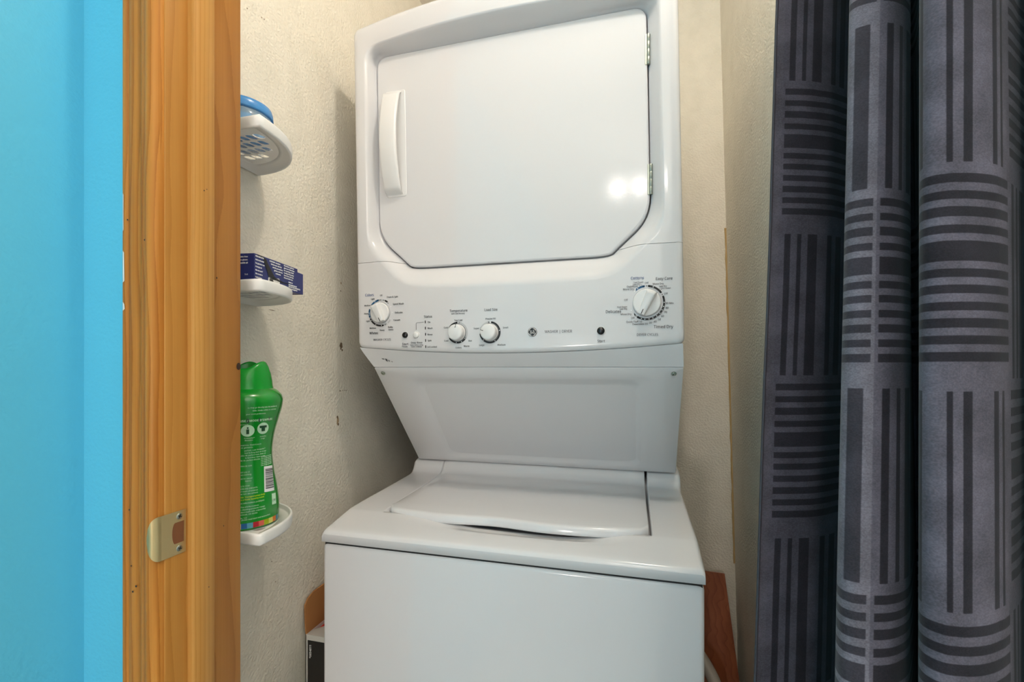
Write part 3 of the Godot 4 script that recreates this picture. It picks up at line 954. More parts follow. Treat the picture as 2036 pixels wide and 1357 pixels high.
func controls(T: Node3D, cp: Node3D, base: Vector3):
	var D := func(a): return deg_to_rad(a)
	# knob faces: centre, ring radius, arcs [from, to, colour], white dots, black dots, ticks
	var K := [
		{"c": Vector2(-0.5300, 1.2995), "r": 0.0282, "w": 0.0036, "grip": 292.0, "big": true,
			"arcs": [[103, 142, "b"], [165, 198, "b"], [208, 282, "k"], [20, 66, "k"], [-68, 12, "g"], [74, 98, "g"]], "dots": [120, 180, 188, 215, 245, 274, 52, 28, 0, -30, -55], "black": [90], "ticks": []},
		{"c": Vector2(0.0280, 1.3015), "r": 0.0312, "w": 0.0036, "grip": 245.0, "big": true,
			"arcs": [[99, 161, "b"], [176, 226, "k"], [239, 379, "k"], [36, 83, "k"]], "dots": [121, 135, 206, 252, 264, 278, 291, 305, 319, 332, 345, 359, 68], "black": [90, 27, 169, 232], "ticks": [105, 111, 48, 42, 186, 192]},
		{"c": Vector2(-0.3490, 1.2520), "r": 0.0207, "w": 0.0036, "grip": 82.0, "big": false,
			"arcs": [[92, 150, "k"], [215, 322, "k"], [-34, 84, "g"]], "dots": [88, 262, 295, 322], "black": [], "ticks": []},
		{"c": Vector2(-0.2785, 1.2513), "r": 0.0207, "w": 0.0036, "grip": 165.0, "big": false,
			"arcs": [[-170, 80, "k"], [95, 158, "g"]], "dots": [86, 10, -58, -132, 170], "black": [], "ticks": []}]
	var names := ["washer cycle knob turned to the lower right", "dryer cycle knob turned to the lower left", "temperature knob pointing up", "load size knob pointing left"]
	for ki in K.size():
		var q: Dictionary = K[ki]
		var c := Vector3(q.c.x, q.c.y, pz(q.c.x))
		c = lean(c)
		var r: float = q.r; var w: float = q.w
		for key in ["b", "k", "g"]:
			for a in q.arcs:
				if a[2] != key: continue
				var b := Mb.new(base)
				sector(b, c, r - w / 2, r + w / 2, D.call(a[0]), D.call(a[1]), 0.0007)
				put(b, "dial_arc", {"b": M.ringblue, "k": M.dark, "g": M.ringgrey}[key], cp)
		var b := Mb.new(base)
		for a in q.dots: disc(b, c + Vector3(cos(D.call(a)) * r, sin(D.call(a)) * r, 0), 0.00095, 0.0010)
		put(b, "dial_marks", M.white, cp).set_meta("kind", "stuff")
		if q.black.size() > 0:
			b = Mb.new(base)
			for a in q.black: disc(b, c + Vector3(cos(D.call(a)) * r, sin(D.call(a)) * r, 0), 0.00095, 0.0008)
			for a in q.ticks:
				var e := Vector3(cos(D.call(a)), sin(D.call(a)), 0); var f := Vector3(-e.y, e.x, 0) * 0.0003
				var h := Vector3(0, 0, 0.0008)
				b.quad(c + e * (r + 0.001) + f + h, c + e * (r + 0.0045) + f + h, c + e * (r + 0.0045) - f + h, c + e * (r + 0.001) - f + h)
			put(b, "dial_marks", M.ink, cp).set_meta("kind", "stuff")
		# the knob itself
		var g: float = D.call(q.grip)
		var along := Vector3(cos(g), sin(g), 0); var across := Vector3(-along.y, along.x, 0)
		b = Mb.new(base)
		var kn: MeshInstance3D
		if q.big:
			var R := r - 0.0060
			b.lathe([Vector2(R + 0.0008, 0), Vector2(R + 0.0008, 0.0014)], c, 40, FRONT)
			put(b, "knob_collar", M.inkgrey, cp)
			b = Mb.new(base)
			b.lathe([Vector2(R, 0.0), Vector2(R, 0.0052), Vector2(R - 0.0006, 0.0062), Vector2(R - 0.002, 0.0066), Vector2(0.0001, 0.0066)], c, 48, FRONT, [1, 3])
			kn = put(b, "cycle_knob", M.plastic, T)
			kn.set_meta("label", names[ki])
			# grip: a bar across the knob, highest at its pointer end's far side
			b = Mb.new(base)
			var rows := []
			for k in 13:
				var t := k / 12.0
				var s := lerpf(-R * 0.93, R * 0.985, t)
				var hh := 0.0066 + 0.0155 * smoothstep(0.0, 0.10, t) * (1.0 - 0.35 * t)
				var half := lerpf(0.0098, 0.0068, t)
				var pc := c + along * s
				var row := []
				for u in [[-1.0, 0.0], [-0.95, 0.75], [-0.82, 0.96], [-0.6, 1.0], [0.6, 1.0], [0.82, 0.96], [0.95, 0.75], [1.0, 0.0]]:
					row.append(pc + across * half * u[0] + Vector3(0, 0, 0.005 + (hh - 0.005) * u[1]))
				rows.append(row)
			b.sheet(rows)
			b.fill(rows[0]); b.fill(rows[-1])
			put(b, "grip", M.plastic, kn)
			b = Mb.new(base)
			var p0 := c + along * R * 0.99 + Vector3(0, 0, 0.0172); var p1 := c + along * R * 0.62 + Vector3(0, 0, 0.0192)
			b.box_line(p0, p1, across, 0.0006)
			put(b, "pointer_line", M.dark, kn)
		else:
			b.lathe([Vector2(0.0176, 0), Vector2(0.0176, 0.0026), Vector2(0.0165, 0.0030), Vector2(0.0161, 0.0150), Vector2(0.0153, 0.0166), Vector2(0.0134, 0.0174), Vector2(0.0001, 0.0176)], c, 40, FRONT, [1, 2])
			kn = put(b, "dial_knob", M.plastic, T)
			kn.set_meta("label", names[ki])
			b = Mb.new(base)
			b.box_line(c + along * 0.0160 + Vector3(0, 0, 0.0164), c + along * 0.0092 + Vector3(0, 0, 0.0180), across, 0.0006)
			put(b, "pointer_line", M.dark, kn)
			b = Mb.new(base)
			b.lathe([Vector2(0.0184, 0), Vector2(0.0184, 0.0012), Vector2(0.0176, 0.0012)], c, 40, FRONT)
			put(b, "knob_collar", M.inkgrey, cp)
	# push buttons
	for q in [[-0.4707, 1.2494, 0.0064, "k"], [-0.4440, 1.2492, 0.0066, "w"], [-0.0571, 1.2500, 0.0072, "k"]]:
		var c := lean(Vector3(q[0], q[1], pz(q[0])))
		var r: float = q[2]
		var b := Mb.new(base)
		b.lathe([Vector2(r + 0.0018, 0), Vector2(r + 0.0010, 0.0009), Vector2(r + 0.0002, 0.0004)], c, 28, FRONT)
		put(b, "button_collar", M.plastic, cp)
		b = Mb.new(base)
		b.lathe([Vector2(r, -0.001), Vector2(r, 0.0024), Vector2(r - 0.001, 0.0036), Vector2(r * 0.6, 0.0046), Vector2(0.0001, 0.005)], c, 28, FRONT)
		var bt := put(b, "push_button", mat(Color(0.085, 0.085, 0.095), 0.25) if q[3] == "k" else M.plastic, T)
		bt.set_meta("label", "glossy black push button" if q[3] == "k" else "white push button")
	# status lights and the line that leads to them
	for k in 5:
		var b := Mb.new(base)
		var x := -0.4222
		var y := 1.2763 - 0.0131 * k
		var c := lean(Vector3(x, y, pz(x)))
		var f := []
		for j in 16:
			var w := TAU * j / 16.0
			f.append(c + Vector3(cos(w) * 0.00105, sin(w) * 0.00105 + (0.0020 if sin(w) > 0 else -0.0020), 0.0007))
		b.fill(f)
		put(b, "status_light", M.dark, cp)
	var lb := Mb.new(base)
	var P := [Vector2(-0.4442, 1.2600), Vector2(-0.4442, 1.2735), Vector2(-0.4425, 1.2752), Vector2(-0.4262, 1.2760)]
	var l3 := P.map(func(p): return lean(Vector3(p.x, p.y, pz(p.x) + 0.0002)))
	lb.tube(l3, 0.0004, 6)
	put(lb, "status_line", M.inkgrey, cp)
	# round badge with a white script monogram
	var bc := lean(Vector3(-0.1905, 1.2503, pz(-0.1905)))
	lb = Mb.new(base)
	lb.lathe([Vector2(0.0092, 0), Vector2(0.0092, 0.0010), Vector2(0.0086, 0.0014), Vector2(0.0001, 0.0014)], bc, 36, FRONT)
	var bd := put(lb, "round_badge", mat(Color(0.10, 0.10, 0.115), 0.35), cp)
	lb = Mb.new(base)
	var spiral := func(o: Vector2, r0: float, r1: float, a0: float, a1: float):
		var pts := []
		for k in 15:
			var t := k / 14.0
			var w: float = D.call(lerpf(a0, a1, t))
			var r := lerpf(r0, r1, t)
			pts.append(bc + Vector3(o.x + cos(w) * r, o.y + sin(w) * r, 0.0015))
		lb.tube(pts, 0.00038, 5)
	# two looped capitals
	spiral.call(Vector2(-0.0022, 0.0016), 0.0008, 0.0022, 20, 330)
	spiral.call(Vector2(-0.0024, -0.0020), 0.0022, 0.0009, 110, 420)
	spiral.call(Vector2(0.0022, 0.0018), 0.0007, 0.0018, 200, -90)
	spiral.call(Vector2(0.0024, -0.0018), 0.0021, 0.0008, 100, -240)
	spiral.call(Vector2(0.0, 0.0), 0.0024, 0.0012, 240, 330)
	for k in 4:
		spiral.call(Vector2(0, 0), 0.0078, 0.0062, 20 + 90 * k, 70 + 90 * k)
	spiral.call(Vector2.ZERO, 0.0083, 0.0083, 0, 360)
	put(lb, "monogram", M.white, cp)
	# all the printed words
	var words := [
		["Colors", -0.5583, 1.3397, 0.0078, 1],
		["Light", -0.5498, 1.3305, 0.0044, 0],
		["Off", -0.5285, 1.3374, 0.0044, 2],
		["Drain & Spin", -0.5005, 1.3330, 0.0049, 0],
		["Speed Wash", -0.4863, 1.3172, 0.0049, 0],
		["Delicates", -0.4854, 1.2986, 0.0049, 0],
		["Casuals", -0.4905, 1.2824, 0.0049, 0],
		["Bulky", -0.5066, 1.2675, 0.0049, 0],
		["Items", -0.5054, 1.2620, 0.0049, 0],
		["Medium", -0.5637, 1.3166, 0.0044, 0],
		["Heavy", -0.5665, 1.2989, 0.0044, 0],
		["Light", -0.5631, 1.2821, 0.0044, 0],
		["Medium", -0.5509, 1.2663, 0.0044, 0],
		["Heavy", -0.5275, 1.2614, 0.0044, 0],
		["Whites", -0.5486, 1.2552, 0.0072, 0],
		["WASHER CYCLES", -0.5279, 1.2405, 0.0060, 2],
		["Start", -0.4711, 1.2299, 0.0070, 0],
		["*Touch", -0.4724, 1.2245, 0.0043, 2],
		["Deep Rinse", -0.4437, 1.2327, 0.0054, 0],
		["Select when using", -0.4438, 1.2279, 0.0038, 2],
		["Fabric Softener", -0.4439, 1.2241, 0.0038, 2],
		["Status", -0.4158, 1.2874, 0.0069, 0],
		["On", -0.4137, 1.2756, 0.0048, 0],
		["Wash", -0.4117, 1.2627, 0.0048, 0],
		["Rinse", -0.4119, 1.2494, 0.0048, 0],
		["Spin", -0.4132, 1.2366, 0.0048, 0],
		["Lid Locked", -0.4077, 1.2232, 0.0048, 0],
		["Temperature", -0.3461, 1.2975, 0.0068, 0],
		["(all Cold Rinses)", -0.3473, 1.2917, 0.0042, 2],
		["Tap Cold", -0.3470, 1.2776, 0.0047, 0],
		["Cold", -0.3750, 1.2630, 0.0048, 0],
		["Cool", -0.3749, 1.2355, 0.0048, 0],
		["Hot", -0.3217, 1.2347, 0.0047, 0],
		["Warm", -0.3297, 1.2238, 0.0047, 0],
		["Colors", -0.3475, 1.2209, 0.0047, 0],
		["Load Size", -0.2758, 1.2973, 0.0067, 0],
		["Precise Fill", -0.2768, 1.2788, 0.0046, 0],
		["Super", -0.3075, 1.2599, 0.0047, 0],
		["Small", -0.2455, 1.2601, 0.0046, 0],
		["Medium", -0.2546, 1.2255, 0.0046, 0],
		["Large", -0.2966, 1.2255, 0.0047, 0],
		["WASHER | DRYER", -0.1389, 1.2503, 0.0069, 2],
		["Start", -0.0570, 1.2303, 0.0068, 0],
		["Cottons", 0.0119, 1.3483, 0.0071, 1],
		["Easy Care", 0.0600, 1.3454, 0.0070, 0],
		["Cool Down", 0.0135, 1.3402, 0.0038, 2],
		["Less Dry", 0.0103, 1.3365, 0.0038, 2],
		["Optimum", 0.0024, 1.3326, 0.0048, 0],
		["More Dry", -0.0046, 1.3277, 0.0048, 0],
		["Off", 0.0285, 1.3385, 0.0047, 2],
		["More Dry", 0.0491, 1.3361, 0.0047, 0],
		["Less Dry", 0.0576, 1.3315, 0.0037, 0],
		["Cool Down", 0.0623, 1.3276, 0.0037, 0],
		["Off", 0.0626, 1.3173, 0.0047, 2],
		["Off", -0.0096, 1.3074, 0.0048, 2],
		["Cool Down", -0.0168, 1.2947, 0.0038, 0],
		["Less Dry", -0.0146, 1.2908, 0.0038, 0],
		["Delicates", -0.0332, 1.2862, 0.0072, 0],
		["More Dry", -0.0100, 1.2807, 0.0048, 0],
		["Off", 0.0022, 1.2732, 0.0048, 2],
		["Quick Fluff 10", 0.0044, 1.2660, 0.0047, 0],
		["Dewrinkle 20", 0.0153, 1.2614, 0.0047, 0],
		["30", 0.0339, 1.2638, 0.0047, 0],
		["40", 0.0425, 1.2655, 0.0047, 0],
		["50", 0.0502, 1.2695, 0.0047, 0],
		["60", 0.0561, 1.2754, 0.0047, 0],
		["70", 0.0615, 1.2827, 0.0047, 0],
		["80", 0.0643, 1.2906, 0.0047, 0],
		["90 Min.", 0.0694, 1.2993, 0.0047, 0],
		["Timed Dry", 0.0570, 1.2557, 0.0075, 0],
		["DRYER CYCLES", 0.0281, 1.2413, 0.0061, 2]]
	var sts := []
	for k in 3:
		var s := SurfaceTool.new(); s.begin(Mesh.PRIMITIVE_TRIANGLES); sts.append(s)
	for w in words:
		var p := lean(Vector3(w[1], w[2], pz(w[1]) + 0.0004)) - base
		var slope: float = 2.0 * 0.010 * (w[1] - XC) / (0.34 * 0.34)
		letter(sts[w[4]], w[0], p, w[3], Vector3(slope, 0, 1).normalized(), Vector3(1, 0, -slope).normalized())
	put_st(sts[0], "lettering", M.ink, cp)
	put_st(sts[1], "lettering", M.inkblue, cp)
	put_st(sts[2], "lettering", M.inkgrey, cp)

# ---- curtain
func curtain():
	var top := [Vector2(0.132, -0.480), Vector2(0.158, -0.486), Vector2(0.187, -0.499), Vector2(0.220, -0.524), Vector2(0.220, -0.503), Vector2(0.198, -0.461), Vector2(0.177, -0.435), Vector2(0.169, -0.422), Vector2(0.171, -0.415), Vector2(0.182, -0.412), Vector2(0.197, -0.416), Vector2(0.211, -0.428), Vector2(0.222, -0.447), Vector2(0.236, -0.484), Vector2(0.242, -0.496), Vector2(0.241, -0.480), Vector2(0.221, -0.431), Vector2(0.201, -0.394), Vector2(0.193, -0.374), Vector2(0.199, -0.367), Vector2(0.217, -0.370), Vector2(0.235, -0.379), Vector2(0.256, -0.399), Vector2(0.285, -0.428), Vector2(0.293, -0.430), Vector2(0.283, -0.412), Vector2(0.264, -0.380), Vector2(0.266, -0.365), Vector2(0.282, -0.364)]
	var bot := [Vector2(0.104, -0.441), Vector2(0.130, -0.448), Vector2(0.161, -0.462), Vector2(0.199, -0.497), Vector2(0.198, -0.476), Vector2(0.170, -0.417), Vector2(0.146, -0.380), Vector2(0.134, -0.361), Vector2(0.132, -0.345), Vector2(0.141, -0.339), Vector2(0.157, -0.342), Vector2(0.174, -0.356), Vector2(0.190, -0.381), Vector2(0.225, -0.442), Vector2(0.240, -0.470), Vector2(0.236, -0.456), Vector2(0.203, -0.395), Vector2(0.176, -0.346), Vector2(0.167, -0.326), Vector2(0.172, -0.316), Vector2(0.185, -0.316), Vector2(0.204, -0.325), Vector2(0.223, -0.343), Vector2(0.251, -0.377), Vector2(0.265, -0.391), Vector2(0.251, -0.366), Vector2(0.231, -0.330), Vector2(0.231, -0.314), Vector2(0.244, -0.313)]
	# more folds run on to the right
	for q in [[0.05, -0.03], [0.085, -0.06], [0.10, -0.055], [0.095, 0.0], [0.12, 0.012], [0.16, -0.01], [0.185, -0.06], [0.2, -0.055], [0.2, 0.0], [0.23, 0.01], [0.27, -0.02]]:
		top.append(Vector2(0.282 + q[0], -0.364 + q[1])); bot.append(Vector2(0.250 + q[0], -0.313 + q[1]))
	var tp := catmull(top, 7); var bp := catmull(bot, 7)
	var us := [0.0]
	for i in range(1, tp.size()): us.append(us[-1] + tp[i].distance_to(tp[i - 1]))
	var base := Vector3(0.25, 0.06, -0.42)
	var b := Mb.new(base)
	var wob := FastNoiseLite.new(); wob.seed = 8; wob.frequency = 1.0
	var rows := []; var uvs := []
	for r in 73:
		var y := lerpf(0.06, 2.22, r / 72.0)
		var t := clampf((1.50 - y) / 0.60, -0.35, 1.7)
		var row := []; var uv := []
		for i in tp.size():
			var p: Vector2 = tp[i].lerp(bp[i], t)
			var s: float = us[i]
			var k := wob.get_noise_2d(s * 9.0, y * 3.0) * 0.0035 + wob.get_noise_2d(s * 30.0 + 9.0, y * 9.0) * 0.001
			# a pressed crease across the broad fold
			var cy := y - (1.118 - 0.02 * clampf((s - 0.5) / 0.15, 0.0, 1.0))
			if s > 0.5: k += 0.0018 * exp(-cy * cy / 0.00012) - 0.0012 * exp(-pow(cy + 0.014, 2.0) / 0.0001)
			row.append(Vector3(p.x - k * 0.5, y, p.y + k))
			uv.append(Vector2(s, y))
		rows.append(row); uvs.append(uv)
	b.sheet(rows, false, uvs)
	var T := thing("curtain", base, "dark charcoal fabric curtain woven with a basket pattern of bars, hanging in deep folds", "curtain")
	put(b, "curtain_panel", M.curtain, T)
	# hem along the free edge
	b = Mb.new(base)
	var pts := []
	for r in rows: pts.append(r[0])
	b.tube(pts, 0.0012, 6)
	put(b, "curtain_hem", mat(Color(0.2, 0.195, 0.225), 0.7), T)
	b = Mb.new(Vector3(0.3, 2.24, -0.42))
	b.tube([Vector3(-0.69, 2.235, -0.41), Vector3(0.3, 2.235, -0.41), Vector3(1.39, 2.235, -0.41)], 0.011, 14)
	tag(put(b, "curtain_rod", M.steel, self, Vector3(0.3, 2.24, -0.42)), "thin metal curtain rod above the closet opening holding the dark curtain", "rod")

# ---- corner shelves
const SC := Vector2(-0.699, -0.575)
func shelf_outline(off: float) -> Array:
	var out := []
	var a := 0.148; var d := 0.152
	for k in 33:
		var w := (PI / 2) * k / 32.0
		out.append(SC + Vector2(a * pow(maxf(cos(w), 0.0), 2.0 / 2.35), -d * pow(maxf(sin(w), 0.0), 2.0 / 2.35)))
	for k in range(1, 9): out.append(Vector2(SC.x, SC.y - d).lerp(SC, k / 8.0))
	for k in range(1, 8): out.append(SC.lerp(SC + Vector2(a, 0), k / 8.0))
	var c := SC + Vector2(0.058, -0.060)
	var res := []
	for p in out:
		var v: Vector2 = c - p
		# offset the straight sides square to themselves, the bow towards the middle
		res.append(p + v * (off / 0.075) if off < 0.06 else c)
	return res

func shelf(y0: float, label: String, cells: Vector2):
	var base := Vector3(SC.x, y0, SC.y)
	var T := thing("corner_shelf", base, label, "shelf", "")
	var b := Mb.new(base)
	var at := func(off, y): return shelf_outline(off).map(func(p): return Vector3(p.x, y0 + y, p.y))
	b.sheet([at.call(0.022, 0.0100), at.call(0.0068, 0.0105), at.call(0.0050, 0.0125), at.call(0.0044, 0.0180), at.call(0.0034, 0.0192), at.call(0.0018, 0.0192), at.call(0.0005, 0.0180), at.call(0.0, 0.0150), at.call(0.0003, 0.0030), at.call(0.0014, 0.0003), at.call(0.003, 0.0), at.call(0.0048, 0.0010), at.call(0.0075, 0.0035), at.call(0.016, 0.0074), at.call(0.022, 0.0086), at.call(0.022, 0.0100)], true)
	put(b, "rim", M.shelf, T)
	# pierced plate
	b = Mb.new(base)
	var region := PackedVector2Array(shelf_outline(0.0215))
	if Geometry2D.is_polygon_clockwise(region): region.reverse()
	var e1 := Vector2(cells.x, 0.0); var e2 := Vector2(cells.x * 0.28, -cells.y)
	var org := SC + Vector2(-0.06, 0.01)
	for j in range(-2, 18):
		for i in range(-4, 18):
			var p := org + e1 * i + e2 * j
			var cell := PackedVector2Array([p, p + e1, p + e1 + e2, p + e2])
			var inside := true; var any := false
			for q in cell:
				if Geometry2D.is_point_in_polygon(q, region): any = true
				else: inside = false
			if not any: continue
			if inside:
				var c := p + (e1 + e2) * 0.5
				var N := 12
				var hole := []; var edge := []
				for k in N:
					var w := TAU * k / N + PI / 4
					var cx := cos(w); var sy := sin(w)
					var m := maxf(absf(cx), absf(sy))
					edge.append(c + e1 * 0.5 * cx / m + e2 * 0.5 * sy / m)
					var sq := pow(absf(cx), 3.0) + pow(absf(sy), 3.0)
					var rr := 0.5 / pow(sq, 1.0 / 3.0)
					hole.append(c + e1 * (cx * rr * 0.84 + sy * rr * 0.12) + e2 * (sy * rr * 0.80))
				var ring := func(pl, y): return pl.map(func(q): return Vector3(q.x, y0 + y, q.y))
				b.sheet([ring.call(edge, 0.0098), ring.call(hole, 0.0098), ring.call(hole, 0.0087), ring.call(edge, 0.0087)], true, [], -1)
			else:
				if Geometry2D.is_polygon_clockwise(cell): cell.reverse()
				for piece in Geometry2D.intersect_polygons(cell, region):
					for y in [0.0087, 0.0098]:
						var f := []
						for q in piece: f.append(Vector3(q.x, y0 + y, q.y))
						b.fill(f)
	put(b, "pierced_plate", M.shelf, T)

const BOT := Vector3(-0.637, 0.9152, -0.637)
func bottle_r(h: float) -> float:
	var pr := [Vector2(0, 0.0460), Vector2(0.004, 0.0490), Vector2(0.03, 0.0492), Vector2(0.06, 0.0458), Vector2(0.09, 0.0408), Vector2(0.12, 0.0385), Vector2(0.15, 0.0418), Vector2(0.18, 0.0492), Vector2(0.2, 0.0545), Vector2(0.209, 0.0555), Vector2(0.218, 0.0530), Vector2(0.225, 0.0465), Vector2(0.229, 0.0400)]
	for i in pr.size() - 1:
		if h <= pr[i + 1].x:
			var t: float = clampf((h - pr[i].x) / (pr[i + 1].x - pr[i].x), 0.0, 1.0)
			var p0: float = pr[maxi(i - 1, 0)].y; var p3: float = pr[mini(i + 2, pr.size() - 1)].y
			return cubic_interpolate(pr[i].y, pr[i + 1].y, p0, p3, t) if i > 1 and i < 8 else lerpf(pr[i].y, pr[i + 1].y, t)
	return pr[-1].y

# a point of the label: s metres round from the middle of the view, h metres above the foot
func on_bottle(s: float, h: float, out := 0.0003) -> Vector3:
	var r := bottle_r(h)
	var w := s / r
	return BOT + Vector3(0.7071, 0, 0.7071) * cos(w) * (r + out) + Vector3(0.7071, 0, -0.7071) * sin(w) * (r + out) + Vector3(0, h, 0)

func bent_text(st: SurfaceTool, s: String, s_right: float, h: float, cap: float, right := true, bold := false):
	var tm := TextMesh.new()
	tm.text = s
	tm.font = M.bold if bold else font
	tm.font_size = 24
	tm.pixel_size = cap / 17.0
	tm.depth = 0.0002
	tm.curve_step = 6.0
	tm.horizontal_alignment = HORIZONTAL_ALIGNMENT_RIGHT if right else HORIZONTAL_ALIGNMENT_CENTER
	tm.vertical_alignment = VERTICAL_ALIGNMENT_CENTER
	var a := tm.get_mesh_arrays()
	var vs: PackedVector3Array = a[Mesh.ARRAY_VERTEX]
	var ix: PackedInt32Array = a[Mesh.ARRAY_INDEX] if a[Mesh.ARRAY_INDEX] != null else PackedInt32Array(range(vs.size()))
	for i in ix:
		var v := vs[i]
		st.set_smooth_group(-1)
		st.add_vertex(on_bottle(s_right + v.x, h + v.y, 0.0004 + v.z) - BOT)

func patch_on_bottle(b: Mb, s0: float, s1: float, h0: float, h1: float, out := 0.00025, shear := 0.0):
	var rows := []
	for j in 7:
		var row := []
		for i in 7:
			var s := lerpf(s0, s1, i / 6.0)
			row.append(on_bottle(s, lerpf(h0, h1, j / 6.0) + shear * (s - s0), out))
		rows.append(row)
	b.sheet(rows)

func shelves():
	shelf(1.550, "white plastic pierced corner shelf under the blue tub, highest of three", Vector2(0.0150, 0.0200))
	shelf(1.2975, "white plastic corner shelf under the torn dark blue carton", Vector2(0.0150, 0.0200))
	shelf(0.905, "white plastic corner shelf holding the green bottle", Vector2(0.0150, 0.0200))
	# blue tub
	var c := Vector3(-0.639, 1.5602, -0.631)
	var T := thing("tub", c, "small round clear tub of blue gel with a blue lid on the highest corner shelf", "tub")
	var b := Mb.new(c)
	b.lathe([Vector2(0.0445, 0.0000), Vector2(0.0465, 0.0051), Vector2(0.0475, 0.0191), Vector2(0.0470, 0.0343), Vector2(0.0445, 0.0413), Vector2(0.043, 0.0438)], c, 48)
	put(b, "clear_body", M.clear, T)
	b = Mb.new(c)
	b.lathe([Vector2(0.0001, 0.0013), Vector2(0.041, 0.0013), Vector2(0.0445, 0.0064), Vector2(0.0455, 0.0191), Vector2(0.0448, 0.0330), Vector2(0.035, 0.0368), Vector2(0.0001, 0.0330)], c, 40)
	put(b, "blue_gel", M.gel, T)
	b = Mb.new(c)
	b.lathe([Vector2(0.0435, 0.0438), Vector2(0.0455, 0.0445), Vector2(0.0460, 0.0460), Vector2(0.0452, 0.0546), Vector2(0.0438, 0.0597), Vector2(0.0415, 0.0610), Vector2(0.0001, 0.0610)], c, 48)
	put(b, "lid", M.lidblue, T)
	bottle()
	carton()

